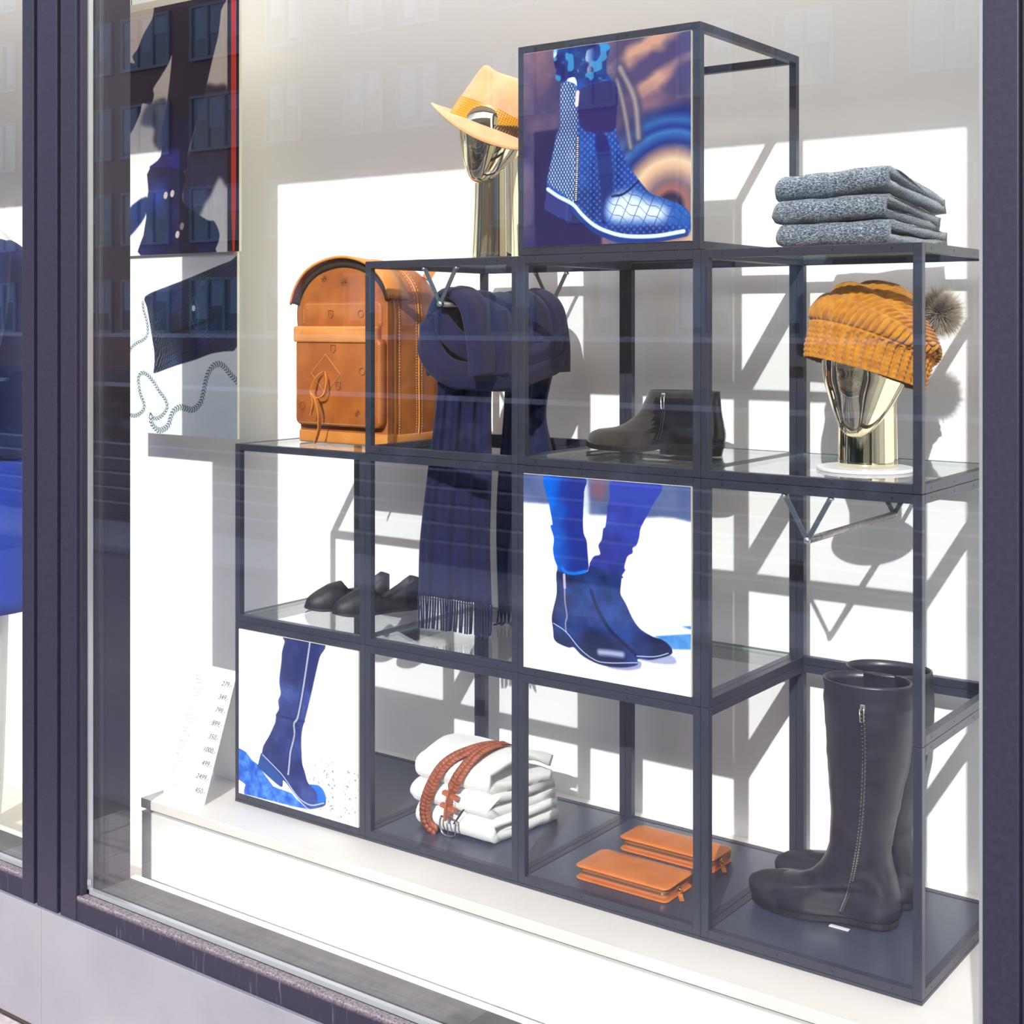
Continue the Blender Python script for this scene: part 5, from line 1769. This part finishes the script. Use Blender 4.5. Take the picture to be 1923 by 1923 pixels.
# ---------------------------------------------------------------- tan leather backpack
def backpack():
    xc, z0 = 0.222, 0.8003
    b = thing('leather_backpack', 'tan leather backpack with a front pocket on the left cube', 'backpack', (xc, 0.2, z0))
    M_t = mat('tan_bag_leather', srgb(184, 108, 44), 0.48, vary=(16, srgb(150, 78, 26), 0.35, 0.72, 6), bump=(160, 0.2))
    M_l = mat('pale_tan_leather', srgb(214, 142, 68), 0.5, vary=(16, srgb(202, 126, 54), 0.4, 0.7), bump=(300, 0.12))
    M_d = mat('shaded_zip_recess', srgb(44, 28, 16), 0.8)  # zip colour darkened to hold the shade of the gap
    M_s = mat('cream_stitching', srgb(226, 178, 118), 0.8)
    M_e = mat('embossed_line', srgb(112, 56, 18), 0.7)
    rows = [(-.136, .004), (-.141, .05), (-.143, .15), (-.148, .24), (-.152, .30), (-.138, .345), (-.105, .382), (-.058, .404), (0, .413), (.058, .404), (.105, .380), (.134, .345), (.145, .30), (.146, .24), (.146, .15), (.147, .05), (.142, .004)]
    OUT = [tuple(p) for p in catmull(rows, 5)]
    def ring(y, k, dz=0.0, g=0.0):
        out = []
        for x, z in OUT:
            d = math.hypot(x, z - .18) + 1e-6
            out.append((xc + x * k + g * x / d, y, z0 + (z - .18) * (k if z > .18 else 1) + .18 + (g * (z - .18) / d if z > .18 else 0)))
        return out
    R = [ring(.118, .93), ring(.121, .965), ring(.130, .985), ring(.15, 1), ring(.25, 1), ring(.275, .97), ring(.288, .92)]
    link('body', fix(pyd(*loft(R))), M_t, b, True, world=True)
    n = len(OUT)
    def arc(y, k, r, m, nm, a=0, e=1.0, g=.001):
        p = ring(y, k, 0, g)[int(n * a):max(2, int(n * e))]
        return link(nm, tube(p, r, 8), m, b, True, world=True)
    arc(.128, .985, .0028, M_l, 'piping')
    arc(.205, 1.0, .0022, M_l, 'piping')
    # hood over the zip
    seg = slice(int(n * .26), int(n * .74))
    h = [ring(.104, .985, 0, .006)[seg], ring(.106, 1.0, 0, .008)[seg], ring(.150, 1.0, 0, .005)[seg], ring(.175, 1.0, 0, .003)[seg]]
    ho = link('hood', fix(pyd(*loft(h, False, False, False))), M_l, b, True, world=True)
    md = ho.modifiers.new('thickness', 'SOLIDIFY')
    md.thickness = .004
    arc(.117, .95, .006, M_d, 'zip_recess_shade', .28, .72, 0)  # dark tube: the zip with the shade under the hood painted in
    st = []
    for y in (.139, .196, .214):
        p = ring(y, 1.0, 0, .0014)
        for i in range(len(p) - 1):
            a, c = Vector(p[i]), Vector(p[i + 1])
            m_ = max(1, int((c - a).length / .0048))
            for q in range(m_):
                st.append(tube_vf([a.lerp(c, q / m_), a.lerp(c, (q + .55) / m_)], .0008, 4))
    def dash(p, q):
        p, q = Vector(p), Vector(q)
        m_ = max(1, int((q - p).length / .0048))
        for k in range(m_):
            st.append(tube_vf([p.lerp(q, k / m_), p.lerp(q, (k + .55) / m_)], .0007, 4))
    def panel(nm, x0, x1, za, zb, y0, y1, m, r=.014):
        pts = rrect((x0 + x1) / 2, (za + zb) / 2, x1 - x0, zb - za, r)
        c = ((x0 + x1) / 2, (za + zb) / 2)
        rr = [[(c[0] + (x - c[0]) * k, y, c[1] + (z - c[1]) * k) for x, z in pts] for k, y in ((1, y1), (1, y0 + .005), (.985, y0 + .0015), (.94, y0))]
        o = link(nm, fix(pyd(*loft(rr))), m, b, True, world=True)
        e = .005
        for p, q in (((x0 + e, y0 - .0002, za + r), (x0 + e, y0 - .0002, zb - r)), ((x1 - e, y0 - .0002, za + r), (x1 - e, y0 - .0002, zb - r)), ((x0 + r, y0 - .0002, za + e), (x1 - r, y0 - .0002, za + e)), ((x0 + r, y0 - .0002, zb - e), (x1 - r, y0 - .0002, zb - e))):
            dash(p, q)
        return o
    panel('pocket', .094, .352, .842, 1.036, .096, .122, M_t)
    panel('upper_panel', .100, .340, 1.058, 1.118, .1125, .120, M_t)
    panel('pocket_flap', .090, .336, 1.028, 1.064, .0915, .120, M_l, .006)
    link('base_strip', box((.083, .1165, z0), (.369, .290, z0 + .030), .006, 3), M_l, b, True, world=True)
    dash((.09, .1160, z0 + .026), (.362, .1160, z0 + .026))
    # diamond patch, loop and hanging strap
    d = [(.190, 1.002), (.236, .957), (.190, .914), (.146, .959)]
    V = [(x, .0945, z) for x, z in d] + [(x, .0975, z) for x, z in d]
    link('diamond_patch', fix(pyd(V, [(0, 1, 2, 3), (7, 6, 5, 4), (0, 4, 5, 1), (1, 5, 6, 2), (2, 6, 7, 3), (3, 7, 4, 0)])), M_t, b, world=True)
    for i in range(4):
        dash((d[i][0], .0942, d[i][1]), (d[(i + 1) % 4][0], .0942, d[(i + 1) % 4][1]))
    lp = catmull([(.186, .094, .962), (.172, .082, .945), (.165, .076, .915), (.180, .074, .905), (.203, .076, .912), (.206, .083, .940), (.192, .094, .962)], 5)
    link('strap_loop', tube(lp, .004, sq=(.008, .0022), up=(1, 0, 0)), M_l, b, world=True)
    sp = catmull([(.170, .074, .914), (.186, .070, .900), (.193, .072, .870), (.186, .078, .835), (.170, .082, .8035)], 6)
    link('hanging_strap', tube(sp, .004, sq=(.012, .0024), up=(1, 0, 0)), M_l, b, world=True)
    sp = catmull([(.166, .074, .918), (.178, .068, .893), (.168, .071, .866)], 6)
    link('hanging_strap', tube(sp, .004, sq=(.006, .002), up=(1, 0, 0)), M_l, b, world=True)
    em = []
    for cx, y, cz, kind in ((.164, .117, 1.171, 's'), (.225, .117, 1.162, 's'), (.190, .112, 1.091, 'h'), (.281, .112, 1.091, 'o'), (.213, .0955, 1.014, 'h'), (.229, .0955, .932, 'h'), (.286, .0955, .873, 's'), (.118, .0955, .885, 'o'), (.300, .0955, .965, 'o')):
        y -= .0008
        if kind == 's':
            for q in range(8):
                a = math.pi * q / 4
                em.append(tube_vf([(cx + .002 * math.cos(a), y, cz + .002 * math.sin(a)), (cx + .009 * math.cos(a), y, cz + .009 * math.sin(a))], .0006, 4))
        elif kind == 'o':
            em.append(tube_vf([(cx + .008 * math.cos(a), y, cz + .008 * math.sin(a)) for a in np.linspace(0, 6.283, 21)], .0006, 4))
        else:
            em.append(tube_vf([(cx - .007, y, cz + .008), (cx + .007, y, cz + .008), (cx + .007, y, cz - .004), (cx, y, cz - .010), (cx - .007, y, cz - .004), (cx - .007, y, cz + .008)], .0006, 4))
            em.append(tube_vf([(cx - .005, y, cz + .005), (cx + .005, y, cz - .004)], .0006, 4))
    link('embossed_marks', pyd(*merge_vf(em)), M_e, b, world=True, stuff=True)
    link('stitching', pyd(*merge_vf(st)), M_s, b, world=True, stuff=True)
    link('carry_handle', tube(catmull([(.235, .27, 1.19), (.27, .30, 1.215), (.33, .30, 1.205), (.335, .27, 1.17)], 6), .006, sq=(.02, .005)), M_l, b, world=True)
    link('shoulder_strap', tube(catmull([(.355, .270, .93), (.382, .295, .918), (.384, .305, .88), (.360, .285, .84)], 6), .005, sq=(.022, .004), up=(1, 0, 0)), M_t, b, world=True)
    link('strap_buckle', box((.366, .272, .910), (.386, .290, .916), .001), mat('brass_buckle', srgb(222, 188, 110), .25, metal=.9), b, world=True)
backpack()
# ---------------------------------------------------------------- navy scarf over the front rod
def scarf():
    s = thing('wool_scarf', 'navy wool scarf looped over the rod with fringed ends hanging', 'scarf', (.6, .2, .42))
    M_n = mat('navy_wool', srgb(20, 24, 68), 0.95, vary=(24, srgb(16, 19, 54), 0.4, 0.7), bump=(500, 0.3), sheen=0.08)
    def band(path, across, w, h, n=18):
        P = [Vector(p) for p in catmull(path, 8)]
        A = Vector(across).normalized()
        rings = []
        for i, p in enumerate(P):
            t = (P[min(i + 1, len(P) - 1)] - P[max(i - 1, 0)]).normalized()
            a = (A - t * A.dot(t)).normalized()
            q = t.cross(a)
            u = i / (len(P) - 1)
            k = .85 + .15 * math.sin(math.pi * u)
            r = []
            for j in range(n):
                th = 2 * math.pi * j / n
                f = 1 + .16 * math.sin(5 * th + u * 4) + .10 * mnoise.noise(p * 30)
                r.append(p + a * (math.cos(th) * w / 2 * k) + q * (math.sin(th) * h / 2 * k * f))
            rings.append(r)
        return loft(rings)
    L = []
    for y, w, dz, dx in ((.065, .095, .004, 0), (.130, .085, -.004, .004), (.195, .09, -.006, .006), (.265, .09, .0, .008), (.325, .085, .004, .008)):
        L.append(band([(.545 + dx, y, .965), (.537 + dx, y, 1.03), (.556 + dx, y, 1.098 + dz), (.593, y, 1.126 + dz), (.634 + dx, y, 1.100 + dz), (.652 + dx, y, 1.03), (.655 + dx, y, .965)], (0, 1, 0), w, .034))
    link('draped_folds', fix(pyd(*merge_vf(L))), M_n, s, True, world=True)
    C = [band([(.543, .035, 1.07), (.553, .028, 1.01), (.590, .045, .970), (.634, .100, .962), (.652, .170, .960), (.660, .240, .975), (.658, .315, .990), (.640, .360, 1.03)], (.2, .1, 1), .060, .050),
         band([(.560, .030, 1.09), (.608, .050, 1.03), (.648, .120, 1.0), (.664, .200, 1.0), (.668, .290, 1.02), (.650, .350, 1.06)], (.2, .1, 1), .050, .036)]
    link('wrapped_fold', fix(pyd(*merge_vf(C))), M_n, s, True, world=True)
    def sheet(rows, pleats, amp, nm):
        V, F = [], []
        R = [tuple(np.concatenate([np.array(a), np.array(c)])) for a, c in rows]
        fine = catmull(R, 10)
        n = 60
        for i, r in enumerate(fine):
            a, c = Vector(r[:3]), Vector(r[3:])
            d = (c - a).normalized()
            nn = Vector((d.y, -d.x, 0))
            for j in range(n + 1):
                t = j / n
                o = amp * (math.sin(t * math.pi * pleats + .4 * math.sin(i * .08)) + .5 * math.sin(t * pleats * 6.9 + 1)) * (1 - .4 * i / len(fine))
                V.append(a.lerp(c, t) + nn * o)
        for i in range(len(fine) - 1):
            for j in range(n):
                k = i * (n + 1) + j
                F.append((k, k + 1, k + n + 2, k + n + 1))
        o = link(nm, fix(pyd(V, F)), M_n, s, True, world=True)
        md = o.modifiers.new('thickness', 'SOLIDIFY')
        md.thickness = .003
        return o, V[-(n + 1):]
    e1, b1 = sheet([((.556, .045, 1.0), (.636, .125, .97)), ((.545, .05, .90), (.628, .130, .90)), ((.520, .055, .77), (.618, .145, .77)), ((.494, .060, .62), (.602, .160, .62)), ((.490, .060, .505), (.606, .160, .482))], 7, .006, 'left_end')
    e2, b2 = sheet([((.560, .27, .97), (.636, .345, .97)), ((.552, .27, .86), (.620, .340, .87)), ((.538, .27, .72), (.640, .345, .76)), ((.535, .27, .60), (.646, .345, .62)), ((.540, .27, .445), (.640, .345, .440))], 5, .008, 'right_end')
    for par, row, curl in ((e1, b1, 0), (e2, b2, 1)):
        fr = []
        for j in range(0, len(row), 2):
            p = Vector(row[j])
            low = max(.4195, p.z - .066)
            k = random.uniform(-.004, .004)
            pts = [p, p + Vector((k * .5, 0, (low - p.z) * .5)), Vector((p.x + k, p.y - .002, low))]
            if curl or low < .421:
                pts.append(Vector((p.x + k + random.uniform(-.01, .02), p.y - random.uniform(.012, .028), .4190)))
            fr.append(tube_vf(catmull(pts, 3), .0020, 6))
        link('fringe', fix(pyd(*merge_vf(fr))), M_n, par, True, world=True, stuff=True)
scarf()

# ---------------------------------------------------------------- neighbouring window at the far left: dressed mannequin and low table
def side_mannequin():
    m = thing('mannequin', 'white mannequin in a dark blue coat in the neighbouring window', 'mannequin', (-1.14, .06, -.40))
    M_w = mat('matt_white_figure', srgb(236, 234, 230), .45)
    M_b = mat('dark_blue_coat', srgb(20, 34, 92), .7, bump=(300, .2))
    M_c = mat('cobalt_skirt', srgb(26, 62, 176), .6, bump=(200, .15))
    def limb(pts, rad, n=16):
        P = catmull([tuple(p) + (r,) for p, r in zip(pts, rad)], 6)
        return fix(pyd(*tube_vf([p[:3] for p in P], [float(p[3]) for p in P], n)))
    X, Y = -1.14, .06
    link('torso', limb([(X, Y, .55), (X, Y, .75), (X, Y, .95), (X, Y, 1.15), (X, Y, 1.28), (X, Y, 1.36), (X, Y, 1.42)], [.13, .14, .12, .15, .13, .05, .045]), M_w, m, True, world=True)
    link('coat', limb([(X, Y, .70), (X, Y, .9), (X, Y, 1.1), (X, Y, 1.25), (X, Y, 1.33)], [.165, .155, .16, .165, .07], 28), M_b, m, True, world=True)
    link('skirt', limb([(X, Y, .70), (X + .01, Y, .5), (X + .02, Y, .28)], [.158, .175, .185], 28), M_c, m, True, world=True)
    link('sleeve', limb([(X + .13, Y - .02, 1.26), (X + .16, Y - .05, 1.10), (X + .175, Y - .09, .97), (X + .195, Y - .11, .925)], [.055, .052, .048, .046]), M_b, m, True, world=True)
    hd = link('hand', limb([(X + .19, Y - .11, .94), (X + .20, Y - .12, .90), (X + .208, Y - .125, .875)], [.022, .027, .022]), M_w, m, True, world=True)
    for k in range(4):
        link('finger', limb([(X + .198 + k * .006, Y - .135 + k * .008, .885), (X + .206 + k * .007, Y - .14 + k * .008, .85), (X + .214 + k * .007, Y - .14 + k * .008, .815 + .006 * abs(k - 1))], [.009, .008, .006], 8), M_w, hd, True, world=True)
    link('thumb', limb([(X + .185, Y - .125, .90), (X + .182, Y - .14, .875), (X + .19, Y - .148, .85)], [.010, .009, .007], 8), M_w, hd, True, world=True)
    for sx in (-.07, .07):
        link('leg', limb([(X + sx, Y, .6), (X + sx, Y, .3), (X + sx, Y + .01, .05), (X + sx, Y, -.2), (X + sx, Y, -.36)], [.075, .065, .05, .05, .035]), M_w, m, True, world=True)
        link('foot', limb([(X + sx, Y + .03, -.365), (X + sx, Y - .06, -.372), (X + sx, Y - .15, -.382)], [.034, .032, .018]), M_w, m, True, world=True)
side_mannequin()
